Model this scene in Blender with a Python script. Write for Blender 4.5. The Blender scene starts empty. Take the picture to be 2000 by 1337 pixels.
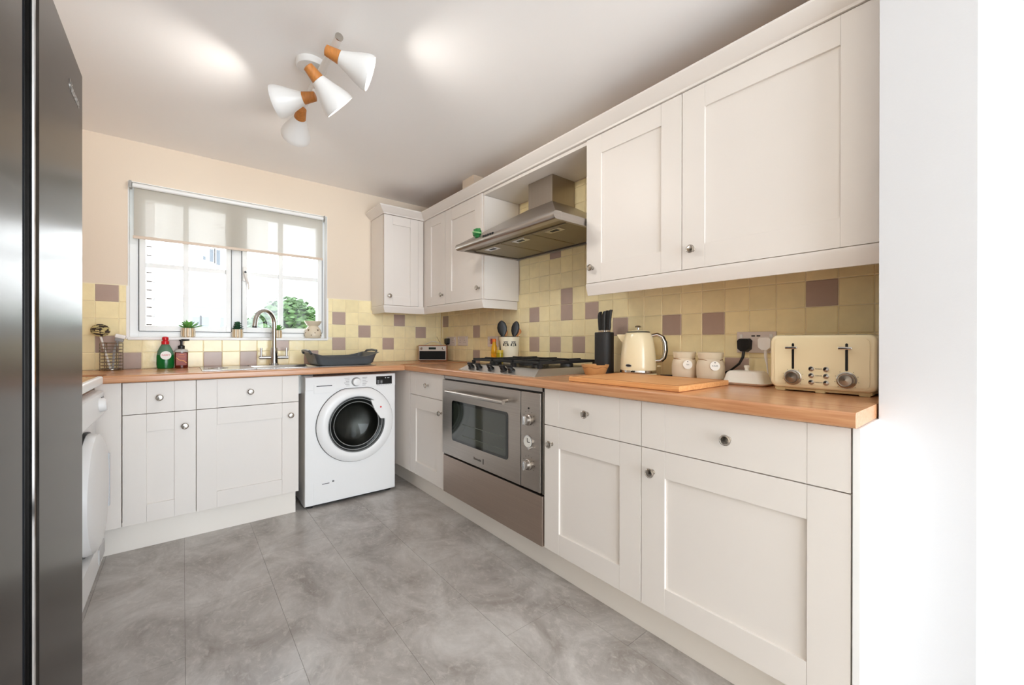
import bpy, bmesh, math, random
from mathutils import Vector, Matrix, Euler
random.seed(7)
PI = math.pi
SC = bpy.context.scene
COL = SC.collection

# ------------------------------------------------------------------ camera
CX, CY, CZ = -1.8675, -3.3704, 1.0751
YAW, PIT, ROL, FPX = math.radians(38.8804), math.radians(-.077), math.radians(.0743), 796.63
fw = Vector((math.sin(YAW) * math.cos(PIT), math.cos(YAW) * math.cos(PIT), math.sin(PIT)))
_r = Vector((math.cos(YAW), -math.sin(YAW), 0)); _u = _r.cross(fw)
cR = _r * math.cos(ROL) + _u * math.sin(ROL)
cU = -_r * math.sin(ROL) + _u * math.cos(ROL)
cd = bpy.data.cameras.new('camera'); cam = bpy.data.objects.new('camera', cd); COL.objects.link(cam)
cd.sensor_fit = 'HORIZONTAL'; cd.sensor_width = 36; cd.lens = FPX / 2000 * 36
cd.clip_start = .02; cd.clip_end = 200
cam.matrix_world = Matrix(((cR.x, cU.x, -fw.x, CX), (cR.y, cU.y, -fw.y, CY), (cR.z, cU.z, -fw.z, CZ), (0, 0, 0, 1)))
SC.camera = cam
def ray(px, py): return fw + cR * ((px - 1000) / FPX) + cU * ((668.5 - py) / FPX)
def on(ax, v, px, py):
    d = ray(px, py); C = Vector((CX, CY, CZ)); return C + d * ((v - C[ax]) / d[ax])

# ------------------------------------------------------------------ light
world = bpy.data.worlds.new('sky'); SC.world = world; world.use_nodes = True
bg = world.node_tree.nodes['Background']
bg.inputs[0].default_value = (.86, .935, 1.0, 1); bg.inputs[1].default_value = 13
def area(name, loc, direction, sx, sy, power, col=(1, 1, 1), portal=False):
    l = bpy.data.lights.new(name, 'AREA'); l.shape = 'RECTANGLE'; l.size = sx; l.size_y = sy
    l.energy = power; l.color = col
    o = bpy.data.objects.new(name, l); COL.objects.link(o); o.location = loc
    o.rotation_euler = Vector(direction).to_track_quat('-Z', 'Z').to_euler()
    if portal: l.cycles.is_portal = True
    return o
area('rear_patio_portal', (-1.35, -6.3, 1.06), (0, 1, 0), 2.3, 2.12, 1, portal=True)
area('window_portal', (-1.56, .2, 1.57), (0, -1, 0), 1.12, .95, 1, portal=True)
vs = SC.view_settings
vs.view_transform = 'Standard'; vs.look = 'None'; vs.gamma = 1; vs.use_curve_mapping = False
vs.exposure = -0.28
SC.cycles.use_denoising = True
SC.cycles.diffuse_bounces = 10
SC.cycles.max_bounces = 14
SC.cycles.transparent_max_bounces = 16

# ------------------------------------------------------------------ materials
def lin(c):
    return tuple(((v / 255) / 12.92 if v / 255 <= .04045 else ((v / 255 + .055) / 1.055) ** 2.4) for v in c)
MATS = {}
def mat(name, c, rough=.5, metal=0, var=0, vscale=6, bump=0, bscale=40, stretch=None, coat=0, emit=0, trans=0, ior=1.45, rnd=0, spec=.5):
    if name in MATS: return MATS[name]
    m = bpy.data.materials.new(name); m.use_nodes = True; MATS[name] = m
    nt = m.node_tree; b = nt.nodes['Principled BSDF']; L = nt.links
    col = lin(c) + (1,)
    b.inputs['Base Color'].default_value = col; b.inputs['Roughness'].default_value = rough
    b.inputs['Metallic'].default_value = metal; b.inputs['IOR'].default_value = ior
    b.inputs['Specular IOR Level'].default_value = spec
    if coat: b.inputs['Coat Weight'].default_value = coat; b.inputs['Coat Roughness'].default_value = .08
    if trans: b.inputs['Transmission Weight'].default_value = trans
    if emit: b.inputs['Emission Color'].default_value = col; b.inputs['Emission Strength'].default_value = emit
    if var or bump or rnd:
        tc = nt.nodes.new('ShaderNodeTexCoord'); mp = nt.nodes.new('ShaderNodeMapping')
        L.new(tc.outputs['Object'], mp.inputs[0])
        if stretch: mp.inputs['Scale'].default_value = stretch
        oi = nt.nodes.new('ShaderNodeObjectInfo')
        ad = nt.nodes.new('ShaderNodeVectorMath'); ad.operation = 'ADD'
        ml = nt.nodes.new('ShaderNodeMath'); ml.operation = 'MULTIPLY'; ml.inputs[1].default_value = 37
        L.new(oi.outputs['Random'], ml.inputs[0]); L.new(mp.outputs[0], ad.inputs[0]); L.new(ml.outputs[0], ad.inputs[1])
        if var or rnd:
            n = nt.nodes.new('ShaderNodeTexNoise'); n.inputs['Scale'].default_value = vscale; n.inputs['Detail'].default_value = 5
            L.new(ad.outputs[0], n.inputs['Vector'])
            mr = nt.nodes.new('ShaderNodeMapRange'); mr.inputs['From Min'].default_value = .3; mr.inputs['From Max'].default_value = .7
            mr.inputs['To Min'].default_value = 1 - var; mr.inputs['To Max'].default_value = 1 + var
            L.new(n.outputs[0], mr.inputs[0])
            r2 = nt.nodes.new('ShaderNodeMapRange'); r2.inputs['To Min'].default_value = 1 - rnd; r2.inputs['To Max'].default_value = 1 + rnd
            L.new(oi.outputs['Random'], r2.inputs[0])
            mm = nt.nodes.new('ShaderNodeMath'); mm.operation = 'MULTIPLY'; L.new(mr.outputs[0], mm.inputs[0]); L.new(r2.outputs[0], mm.inputs[1])
            hv = nt.nodes.new('ShaderNodeHueSaturation'); hv.inputs['Color'].default_value = col
            L.new(mm.outputs[0], hv.inputs['Value']); L.new(hv.outputs[0], b.inputs['Base Color'])
        if bump:
            n2 = nt.nodes.new('ShaderNodeTexNoise'); n2.inputs['Scale'].default_value = bscale; n2.inputs['Detail'].default_value = 3
            L.new(ad.outputs[0], n2.inputs['Vector'])
            bp = nt.nodes.new('ShaderNodeBump'); bp.inputs['Strength'].default_value = bump; bp.inputs['Distance'].default_value = .01
            L.new(n2.outputs[0], bp.inputs['Height']); L.new(bp.outputs[0], b.inputs['Normal'])
    return m

PAINT = mat('cream_wall_paint', (232, 218, 200), .75, bump=.03, bscale=120)
CEILM = mat('ceiling_paint', (250, 249, 248), .8, bump=.02, bscale=90)
WHITEWALL = mat('white_wall_paint', (208, 208, 210), .7, bump=.03, bscale=120)
CAB = mat('cabinet_lacquer', (229, 223, 217), .38, var=.01, vscale=3)
CARC = mat('cabinet_carcass', (214, 204, 190), .5)
TRIMW = mat('white_gloss_trim', (243, 243, 242), .3)
UPVC = mat('white_upvc', (240, 242, 242), .28)
GASK = mat('dark_gasket', (60, 62, 64), .6)
TILEY = mat('yellow_glazed_tile', (250, 236, 190), .14, var=.05, vscale=14, bump=.14, bscale=22, rnd=.04)
TILEB = mat('taupe_glazed_tile', (184, 162, 150), .25, var=.03, vscale=14, bump=.08, bscale=22, rnd=.03)
GROUT = mat('grout', (242, 232, 204), .8)
STEEL = mat('brushed_steel', (176, 170, 164), .3, 1, var=.05, vscale=3, stretch=(1, 1, 60), bump=.02, bscale=60)
STEELH = mat('brushed_steel_horizontal', (172, 164, 156), .32, 1, var=.05, vscale=3, stretch=(60, .6, 60))
STEELD = mat('bronze_tinted_steel', (176, 160, 148), .42, 1, var=.04, vscale=3, stretch=(60, .6, 60))
FRIDGE = mat('dark_brushed_steel', (84, 81, 78), .26, 1, var=.04, vscale=2, stretch=(1, .4, 60))
FRIDGE.node_tree.nodes['Principled BSDF'].inputs['Specular Tint'].default_value = (.78, .77, .76, 1)
CHROME = mat('chrome', (205, 205, 205), .08, 1)
NICKEL = mat('satin_nickel', (186, 180, 172), .24, 1)
BLACK = mat('black_plastic', (22, 22, 23), .4)
BLACKG = mat('black_gloss', (12, 12, 13), .12)
IRON = mat('cast_iron', (28, 28, 28), .55, bump=.1, bscale=200)
WMW = mat('appliance_white', (238, 238, 238), .28)
WMG = mat('appliance_grey', (150, 152, 154), .35)
CREAME = mat('cream_enamel', (244, 231, 194), .22, coat=.4)
CERAM = mat('cream_ceramic', (228, 214, 190), .3)
WCERAM = mat('white_ceramic', (240, 236, 226), .2)
TERRA = mat('terracotta_cream_glaze', (212, 160, 104), .35, var=.05, vscale=30)
WOODL = mat('light_wood', (196, 128, 66), .45, var=.12, vscale=4, stretch=(30, 30, 4))
GREYP = mat('grey_plastic', (84, 88, 92), .35)
GREEN = mat('leaf_green', (104, 168, 78), .4, var=.15, vscale=60)
DGREEN = mat('dark_leaf_green', (48, 92, 62), .45, var=.15, vscale=60)
WHITEP = mat('white_plastic', (238, 236, 232), .3)
DARKIN = mat('dark_interior', (25, 24, 23), .6)
REDP = mat('red_plastic', (206, 30, 38), .3)

def wood(name, c1, c2, axis, rough=.22, scale=10):
    if name in MATS: return MATS[name]
    m = bpy.data.materials.new(name); m.use_nodes = True; MATS[name] = m
    nt = m.node_tree; b = nt.nodes['Principled BSDF']; L = nt.links
    tc = nt.nodes.new('ShaderNodeTexCoord'); mp = nt.nodes.new('ShaderNodeMapping'); L.new(tc.outputs['Object'], mp.inputs[0])
    s = [28, 28, 28]; s[axis] = 1.1; mp.inputs['Scale'].default_value = s
    n = nt.nodes.new('ShaderNodeTexNoise'); n.inputs['Scale'].default_value = scale / 2; n.inputs['Detail'].default_value = 6; n.inputs['Distortion'].default_value = .4
    L.new(mp.outputs[0], n.inputs['Vector'])
    cr = nt.nodes.new('ShaderNodeValToRGB'); e = cr.color_ramp.elements
    e[0].position = .32; e[0].color = lin(c1) + (1,); e[1].position = .68; e[1].color = lin(c2) + (1,)
    L.new(n.outputs[0], cr.inputs[0]); L.new(cr.outputs[0], b.inputs['Base Color'])
    b.inputs['Roughness'].default_value = rough
    return m
WT_Y = wood('beech_laminate_hob_run', (190, 132, 93), (212, 160, 117), 1)
WT_X = wood('beech_laminate_back_run', (190, 132, 93), (212, 160, 117), 0)
WT_L = wood('beech_laminate_left_run', (190, 132, 93), (212, 160, 117), 1)
BOARD = wood('bamboo_board', (220, 152, 92), (238, 182, 122), 1, .5)

def floor_mat():
    m = bpy.data.materials.new('grey_stone_vinyl'); m.use_nodes = True
    nt = m.node_tree; b = nt.nodes['Principled BSDF']; L = nt.links
    tc = nt.nodes.new('ShaderNodeTexCoord'); oi = nt.nodes.new('ShaderNodeObjectInfo')
    ml = nt.nodes.new('ShaderNodeMath'); ml.operation = 'MULTIPLY'; ml.inputs[1].default_value = 0
    L.new(oi.outputs['Random'], ml.inputs[0])
    ad = nt.nodes.new('ShaderNodeVectorMath'); ad.operation = 'ADD'; L.new(tc.outputs['Object'], ad.inputs[0]); L.new(ml.outputs[0], ad.inputs[1])
    def noise(sc, det, st):
        mp = nt.nodes.new('ShaderNodeMapping'); mp.inputs['Scale'].default_value = st; L.new(ad.outputs[0], mp.inputs[0])
        n = nt.nodes.new('ShaderNodeTexNoise'); n.inputs['Scale'].default_value = sc; n.inputs['Detail'].default_value = det
        n.inputs['Roughness'].default_value = .68; n.inputs['Distortion'].default_value = .6
        L.new(mp.outputs[0], n.inputs['Vector']); return n
    a = noise(3.2, 9, (1.3, 1, 1)); c = noise(26, 6, (1.6, 1, 1))
    r1 = nt.nodes.new('ShaderNodeValToRGB'); e = r1.color_ramp.elements
    e[0].position = .33; e[0].color = lin((142, 134, 127)) + (1,); e[1].position = .67; e[1].color = lin((200, 196, 192)) + (1,)
    L.new(a.outputs[0], r1.inputs[0])
    r2 = nt.nodes.new('ShaderNodeValToRGB'); e = r2.color_ramp.elements
    e[0].position = .52; e[0].color = (0, 0, 0, 1); e[1].position = .72; e[1].color = (.5, .5, .5, 1)
    L.new(c.outputs[0], r2.inputs[0])
    mx = nt.nodes.new('ShaderNodeMix'); mx.data_type = 'RGBA'
    L.new(r2.outputs[0], mx.inputs[0]); L.new(r1.outputs[0], mx.inputs[6]); mx.inputs[7].default_value = lin((212, 207, 201)) + (1,)
    L.new(mx.outputs[2], b.inputs['Base Color'])
    b.inputs['Roughness'].default_value = .29
    bp = nt.nodes.new('ShaderNodeBump'); bp.inputs['Strength'].default_value = .12; bp.inputs['Distance'].default_value = .004
    L.new(c.outputs[0], bp.inputs['Height']); L.new(bp.outputs[0], b.inputs['Normal'])
    return m
FLOORM = floor_mat()

def thin_glass(name, tint=(1, 1, 1), refl=1.45):
    m = bpy.data.materials.new(name); m.use_nodes = True; nt = m.node_tree; nt.nodes.clear()
    o = nt.nodes.new('ShaderNodeOutputMaterial'); t = nt.nodes.new('ShaderNodeBsdfTransparent'); t.inputs[0].default_value = tint + (1,)
    g = nt.nodes.new('ShaderNodeBsdfGlossy'); g.inputs['Roughness'].default_value = .03
    f = nt.nodes.new('ShaderNodeFresnel'); f.inputs[0].default_value = refl
    x = nt.nodes.new('ShaderNodeMixShader'); L = nt.links
    L.new(f.outputs[0], x.inputs[0]); L.new(t.outputs[0], x.inputs[1]); L.new(g.outputs[0], x.inputs[2]); L.new(x.outputs[0], o.inputs[0])
    return m
PANE = thin_glass('window_glass')
CLEARB = thin_glass('clear_bottle_glass', (.86, .9, .9))
SMOKE = thin_glass('smoked_door_glass', (.45, .48, .48), 1.28)
def blind_mat():
    m = bpy.data.materials.new('sheer_blind_fabric'); m.use_nodes = True; nt = m.node_tree; nt.nodes.clear(); L = nt.links
    o = nt.nodes.new('ShaderNodeOutputMaterial'); t = nt.nodes.new('ShaderNodeBsdfTransparent')
    d = nt.nodes.new('ShaderNodeBsdfDiffuse'); d.inputs[0].default_value = lin((238, 232, 218)) + (1,)
    s = nt.nodes.new('ShaderNodeBsdfTranslucent'); s.inputs[0].default_value = (.25, .247, .235, 1)
    m1 = nt.nodes.new('ShaderNodeMixShader'); m1.inputs[0].default_value = .5
    m2 = nt.nodes.new('ShaderNodeMixShader')
    tc = nt.nodes.new('ShaderNodeTexCoord'); mp = nt.nodes.new('ShaderNodeMapping'); mp.inputs['Scale'].default_value = (3, 3, 160)
    n = nt.nodes.new('ShaderNodeTexNoise'); n.inputs['Scale'].default_value = 2
    mr = nt.nodes.new('ShaderNodeMapRange'); mr.inputs['From Min'].default_value = .3; mr.inputs['From Max'].default_value = .7
    mr.inputs['To Min'].default_value = .945; mr.inputs['To Max'].default_value = .965
    L.new(tc.outputs['Object'], mp.inputs[0]); L.new(mp.outputs[0], n.inputs['Vector']); L.new(n.outputs[0], mr.inputs[0])
    L.new(mr.outputs[0], m2.inputs[0])
    L.new(d.outputs[0], m1.inputs[1]); L.new(s.outputs[0], m1.inputs[2]); L.new(t.outputs[0], m2.inputs[1]); L.new(m1.outputs[0], m2.inputs[2]); L.new(m2.outputs[0], o.inputs[0])
    return m
BLIND = blind_mat()
def stripe_mat():
    m = bpy.data.materials.new('striped_pot_glaze'); m.use_nodes = True; nt = m.node_tree; b = nt.nodes['Principled BSDF']; L = nt.links
    tc = nt.nodes.new('ShaderNodeTexCoord'); sp = nt.nodes.new('ShaderNodeSeparateXYZ'); L.new(tc.outputs['Object'], sp.inputs[0])
    at = nt.nodes.new('ShaderNodeMath'); at.operation = 'ARCTAN2'; L.new(sp.outputs[1], at.inputs[0]); L.new(sp.outputs[0], at.inputs[1])
    mu = nt.nodes.new('ShaderNodeMath'); mu.operation = 'MULTIPLY'; mu.inputs[1].default_value = 9 / (2 * PI); L.new(at.outputs[0], mu.inputs[0])
    fr = nt.nodes.new('ShaderNodeMath'); fr.operation = 'FRACT'; L.new(mu.outputs[0], fr.inputs[0])
    cr = nt.nodes.new('ShaderNodeValToRGB'); cr.color_ramp.interpolation = 'CONSTANT'; e = cr.color_ramp.elements
    e[0].position = 0; e[0].color = lin((240, 232, 214)) + (1,); e[1].position = .42; e[1].color = lin((140, 112, 66)) + (1,)
    x = e.new(.54); x.color = lin((228, 200, 160)) + (1,); x = e.new(.88); x.color = lin((140, 112, 66)) + (1,)
    L.new(fr.outputs[0], cr.inputs[0]); L.new(cr.outputs[0], b.inputs['Base Color']); b.inputs['Roughness'].default_value = .25
    return m
STRIPE = stripe_mat()

# ------------------------------------------------------------------ mesh helpers
class MB:
    def __init__(s): s.bm = bmesh.new()
    def box(s, x0, x1, y0, y1, z0, z1, bev=0, seg=2):
        x0, x1 = min(x0, x1), max(x0, x1); y0, y1 = min(y0, y1), max(y0, y1); z0, z1 = min(z0, z1), max(z0, z1)
        r = bmesh.ops.create_cube(s.bm, size=1)
        for v in r['verts']:
            v.co = Vector(((x0 + x1) / 2 + v.co.x * (x1 - x0), (y0 + y1) / 2 + v.co.y * (y1 - y0), (z0 + z1) / 2 + v.co.z * (z1 - z0)))
        if bev:
            es = list({e for v in r['verts'] for e in v.link_edges})
            bmesh.ops.bevel(s.bm, geom=es, offset=bev, segments=seg, profile=.5, affect='EDGES')
        return s
    def ring_skin(s, rings, closed=True, cap0=True, cap1=True):
        vr = [[s.bm.verts.new(p) for p in r] for r in rings]
        n = len(vr[0])
        for a, b in zip(vr, vr[1:]):
            for i in range(n if closed else n - 1):
                j = (i + 1) % n
                try: s.bm.faces.new((a[i], a[j], b[j], b[i]))
                except ValueError: pass
        if cap0: s.bm.faces.new(list(reversed(vr[0])))
        if cap1: s.bm.faces.new(vr[-1])
        return s
    def lathe(s, prof, org=(0, 0, 0), axis=(0, 0, 1), seg=24, sx=1, sy=1, cap0=True, cap1=True):
        q = Vector((0, 0, 1)).rotation_difference(Vector(axis)); o = Vector(org)
        rings = []
        for r, z in prof:
            r = max(r, 1e-5)
            rings.append([o + q @ Vector((math.cos(2 * PI * i / seg) * r * sx, math.sin(2 * PI * i / seg) * r * sy, z)) for i in range(seg)])
        return s.ring_skin(rings, True, cap0, cap1)
    def tube(s, pts, r, seg=8, caps=True, closed=False):
        P = [Vector(p) for p in pts]; n = len(P)
        rr = r if isinstance(r, (list, tuple)) else [r] * n
        rings = []; prev = None
        for i, p in enumerate(P):
            if closed: t = (P[(i + 1) % n] - P[i - 1]).normalized()
            else: t = (P[min(i + 1, n - 1)] - P[max(i - 1, 0)]).normalized()
            if prev is None:
                a = Vector((0, 0, 1)) if abs(t.z) < .9 else Vector((1, 0, 0)); prev = t.cross(a).normalized()
            prev = (prev - t * prev.dot(t)).normalized(); b = t.cross(prev)
            rings.append([p + prev * (math.cos(2 * PI * k / seg) * rr[i]) + b * (math.sin(2 * PI * k / seg) * rr[i]) for k in range(seg)])
        if closed: rings.append(rings[0]); return s.ring_skin(rings, True, False, False)
        return s.ring_skin(rings, True, caps, caps)
    def prism(s, poly, axis, a, b):
        def P(p, t):
            return {0: (t, p[0], p[1]), 1: (p[0], t, p[1]), 2: (p[0], p[1], t)}[axis]
        return s.ring_skin([[P(p, a) for p in poly], [P(p, b) for p in poly]])
    def sphere(s, c, rx, ry=None, rz=None, seg=20, rings=12):
        ry = ry or rx; rz = rz or rx
        r = bmesh.ops.create_uvsphere(s.bm, u_segments=seg, v_segments=rings, radius=1)
        for v in r['verts']: v.co = Vector((c[0] + v.co.x * rx, c[1] + v.co.y * ry, c[2] + v.co.z * rz))
        return s
    def xf(s, M):
        bmesh.ops.transform(s.bm, matrix=M, verts=s.bm.verts); return s
    def mesh(s, name, smooth=35):
        bmesh.ops.recalc_face_normals(s.bm, faces=s.bm.faces)
        me = bpy.data.meshes.new(name); s.bm.to_mesh(me); s.bm.free()
        if smooth:
            for p in me.polygons: p.use_smooth = True
            me.set_sharp_from_angle(angle=math.radians(smooth))
        return me

WM = {}
def reg(o, M): WM[o.name] = M
def tag(o, label=None, cat=None, group=None, kind=None):
    if label: o['label'] = label
    if cat: o['category'] = cat
    if group: o['group'] = group
    if kind: o['kind'] = kind
    return o
def thing(name, label, cat, loc=(0, 0, 0), rz=0, group=None, kind=None):
    o = bpy.data.objects.new(name, None); COL.objects.link(o); o.empty_display_size = .05
    o.location = loc; o.rotation_euler = (0, 0, rz)
    reg(o, Matrix.Translation(loc) @ Matrix.Rotation(rz, 4, 'Z'))
    return tag(o, label, cat, group, kind)
def inst(name, me, m, parent=None, M=Matrix.Identity(4)):
    """link mesh data at local matrix M under parent (or world when none)"""
    o = bpy.data.objects.new(name, me); COL.objects.link(o)
    if m is not None and not me.materials: me.materials.append(m)
    if parent: o.parent = parent
    o.matrix_basis = M
    reg(o, (WM[parent.name] if parent else Matrix.Identity(4)) @ M)
    return o
def part(name, mb, m, parent=None, smooth=35, local=False):
    """mesh given in world coordinates (or in the parent's own when local)"""
    me = mb.mesh(name, smooth)
    if parent is not None:
        if not local: me.transform(WM[parent.name].inverted())
        o = inst(name, me, m, parent)
        if smooth: o.modifiers.new('weighted_normals', 'WEIGHTED_NORMAL').keep_sharp = True
        return o
    xs = [v.co for v in me.vertices]
    lo = Vector((min(v[i] for v in xs) for i in range(3))); hi = Vector((max(v[i] for v in xs) for i in range(3)))
    base = Vector(((lo.x + hi.x) / 2, (lo.y + hi.y) / 2, lo.z))
    me.transform(Matrix.Translation(-base))
    o = inst(name, me, m, None, Matrix.Translation(base))
    if smooth: o.modifiers.new('weighted_normals', 'WEIGHTED_NORMAL').keep_sharp = True
    return o
def struct(name, mb, m, smooth=0):
    o = part(name, mb, m, None, smooth); o['kind'] = 'structure'; return o
def look(org, zdir, xdir=None):
    z = Vector(zdir).normalized(); x = Vector(xdir) if xdir else (Vector((0, 0, 1)).cross(z) if abs(z.z) < .9 else Vector((1, 0, 0)))
    x = (x - z * x.dot(z)).normalized(); y = z.cross(x)
    return Matrix(((x.x, y.x, z.x, org[0]), (x.y, y.y, z.y, org[1]), (x.z, y.z, z.z, org[2]), (0, 0, 0, 1)))
def text(name, body, size, m, parent, M, ext=.0004, world=True, align='CENTER'):
    c = bpy.data.curves.new('t', 'FONT'); c.body = body; c.size = size; c.extrude = ext; c.align_x = align; c.align_y = 'CENTER'; c.resolution_u = 3
    o = bpy.data.objects.new('t', c); COL.objects.link(o)
    dg = bpy.context.evaluated_depsgraph_get(); me = bpy.data.meshes.new_from_object(o.evaluated_get(dg))
    bpy.data.objects.remove(o); bpy.data.curves.remove(c)
    me.name = name; me.materials.clear()
    return inst(name, me, m, parent, (WM[parent.name].inverted() @ M) if world else M)
def sub(name, me, m, parent, Mw): return inst(name, me, m, parent, WM[parent.name].inverted() @ Mw)

# ------------------------------------------------------------------ dimensions
ZT, CEIL, T = .908, 2.2914, .1005
XL, YR = -2.79, -6.2
WX0, WX1, WZ0, WZ1 = -2.1275, -.996, 1.09, 2.0457
XD, YD, XW, YW = -.605, -.58, -.631, -.61
ZB, ZS, ZD = .152, .706, .868
Y0, Y1, Y2, Y3, Y4 = -.645, -1.131, -2.036, -2.5334, -3.122
B0, B1, B2 = -2.104, -1.812, -1.310
XU, YU, ZUB, ZUT = -.312, -.2775, 1.3626, 2.0715
U1, U2, U3, U4, U5 = -.627, -1.1223, -2.0267, -2.524, -3.122
NIBX, NIBY0, NIBY1 = -.405, -3.135, -3.31

# ------------------------------------------------------------------ shell
fl = struct('floor', MB().box(XL, 0, YR, 0, -.05, -.002), mat('floor_joint', (126, 119, 113), .7))
pw, pl = .305, .61
k = 0
xa = -1.557 - 5 * pw
ci = 0
while xa < 0:
    x0, x1 = max(xa, XL), min(xa + pw, 0)
    if x1 - x0 > .02:
        off = -1.895 if (round((xa + 1.862) / pw) % 2 == 0) else -2.2
        n = math.floor((-off) / pl) + 1
        y1 = off + n * pl
        while y1 > -4.4:
            a, b = max(y1 - pl, YR), min(y1, 0)
            if b - a > .02 and not (x1 < -2.2 and b < -1.7):
                part('floor_plank', MB().box(x0 + .0005, x1 - .0005, a + .0005, b - .0005, -.002, 0), FLOORM, fl, 0)
            y1 -= pl
    xa += pw
part('rear_floor', MB().box(XL, 0, YR, -4.4, -.002, 0), FLOORM, fl, 0)
struct('ceiling', MB().box(XL, 0, YR, 0, CEIL, CEIL + .06), CEILM)
wb = struct('wall_back', MB().box(XL - .1, WX0, 0, .28, -.05, CEIL + .06).box(WX1, .1, 0, .28, -.05, CEIL + .06)
            .box(WX0, WX1, 0, .28, -.05, WZ0).box(WX0, WX1, 0, .28, WZ1, CEIL + .06), PAINT)
wr = struct('wall_right', MB().box(0, .12, 0, -3.2, -.05, CEIL + .06), PAINT)
struct('wall_left', MB().box(XL - .12, XL, 0, YR, -.05, CEIL + .06), PAINT)
struct('wall_partition', MB().box(NIBX, 0, NIBY0, NIBY1, 0, CEIL), WHITEWALL)
struct('wall_dining', MB().box(0, .12, -3.2, YR, -.05, CEIL + .06), WHITEWALL)
struct('wall_rear', MB().box(XL, -2.5, YR, YR - .12, 0, CEIL).box(-.2, 0, YR, YR - .12, 0, CEIL).box(-2.5, -.2, YR, YR - .12, 2.12, CEIL), WHITEWALL)
struct('baseboard_dining', MB().prism([(-.015, 0), (0, 0), (0, .1), (-.008, .1), (-.015, .088)], 1, NIBY1, YR), TRIMW)

# --- wall tiles
def tile_mesh():
    h = T / 2 - .0012; mb = MB(); d = .0065; e = .0025
    mb.ring_skin([[(-h, -h, 0), (h, -h, 0), (h, h, 0), (-h, h, 0)], [(-h, -h, d - .002), (h, -h, d - .002), (h, h, d - .002), (-h, h, d - .002)],
                  [(-h + e, -h + e, d), (h - e, -h + e, d), (h - e, h - e, d), (-h + e, h - e, d)]], True, True, True)
    return mb
TME = {}
for nm, mm in (('y', TILEY), ('b', TILEB)):
    TME[nm] = tile_mesh().mesh('tile', 12); TME[nm].materials.append(mm)
TX, TY = -.6583, -3.0594
brown_b = {(10, 0), (8, 0), (6, 1), (4, 0), (2, 3), (2, 1), (0, 2), (-2, 1), (-3, 3), (-5, 2), (14, 0), (15, 1), (15, 4), (12, 1)}
brown_r = {(1, 3), (5, 2), (7, 2), (10, 2), (13, 1), (12, 3), (4, 0), (15, 7), (14, 4), (14, 3), (17, 3), (17, 1), (15, 1)}
def find_col(px, z):
    p = on(0, 0, px, 650); return math.floor((p.y - TY) / T)
brown_r |= {(find_col(933, 0), 2), (find_col(933, 0), 0), (find_col(873.5, 0), 3)}
def put_tile(wall, lo, hi, z0, z1, nm):
    w, h = hi - lo, z1 - z0
    S = Matrix.Diagonal((w / T, h / T, 1, 1))
    if wall is wb: M = look(((lo + hi) / 2, 0, (z0 + z1) / 2), (0, -1, 0), (1, 0, 0))
    else: M = look((0, (lo + hi) / 2, (z0 + z1) / 2), (-1, 0, 0), (0, -1, 0))
    inst('tile', TME[nm], None, wall, WM[wall.name].inverted() @ M @ S)
for c in range(-7, 20):
    hi = TX - c * T; lo = hi - T
    lo, hi = max(lo, -2.62), min(hi, -.008)
    if hi - lo < .008: continue
    for r in range(5):
        z0, z1 = ZT + r * T, ZT + (r + 1) * T
        segs = [(lo, hi)]
        if z1 > WZ0 + .005:                      # beside the window only
            segs = []
            if lo < WX0: segs.append((lo, min(hi, WX0)))
            if hi > WX1: segs.append((max(lo, WX1), hi))
        if r == 1: z1 = min(z1, WZ0)
        if r == 1 and (hi < WX0 or lo > WX1): z1 = ZT + 2 * T; segs = [(lo, hi)]
        if r == 1 and not (hi < WX0 or lo > WX1): segs = [(lo, hi)]
        for a, b in segs:
            if b - a > .006: put_tile(wb, a, b, z0, z1, 'b' if (c, r) in brown_b else 'y')
for c in range(-1, 32):
    lo = TY + c * T; hi = lo + T
    lo, hi = max(lo, NIBY0), min(hi, -.008)
    if hi - lo < .008: continue
    for r in range(12):
        z0, z1 = ZT + r * T, ZT + (r + 1) * T
        a, b = lo, hi
        if r >= 5:
            a, b = max(a, U3 + .002), min(b, U2 - .02)
            if b - a < .01: continue
            z1 = min(z1, 2.049)
        put_tile(wr, a, b, z0, z1, 'b' if (c, r) in brown_r else 'y')
part('grout_bed', MB().box(-2.62, WX0, -.0028, 0, ZT, ZT + 5 * T + .004).box(WX1, 0, -.0028, 0, ZT, ZT + 5 * T + .004).box(WX0, WX1, -.0028, 0, ZT, WZ0), GROUT, wb, 0)
part('grout_bed', MB().box(-.0028, 0, NIBY0, 0, ZT, ZT + 5 * T).box(-.0028, 0, U3, U2 - .018, ZT + 5 * T, 2.05), GROUT, wr, 0)

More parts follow.
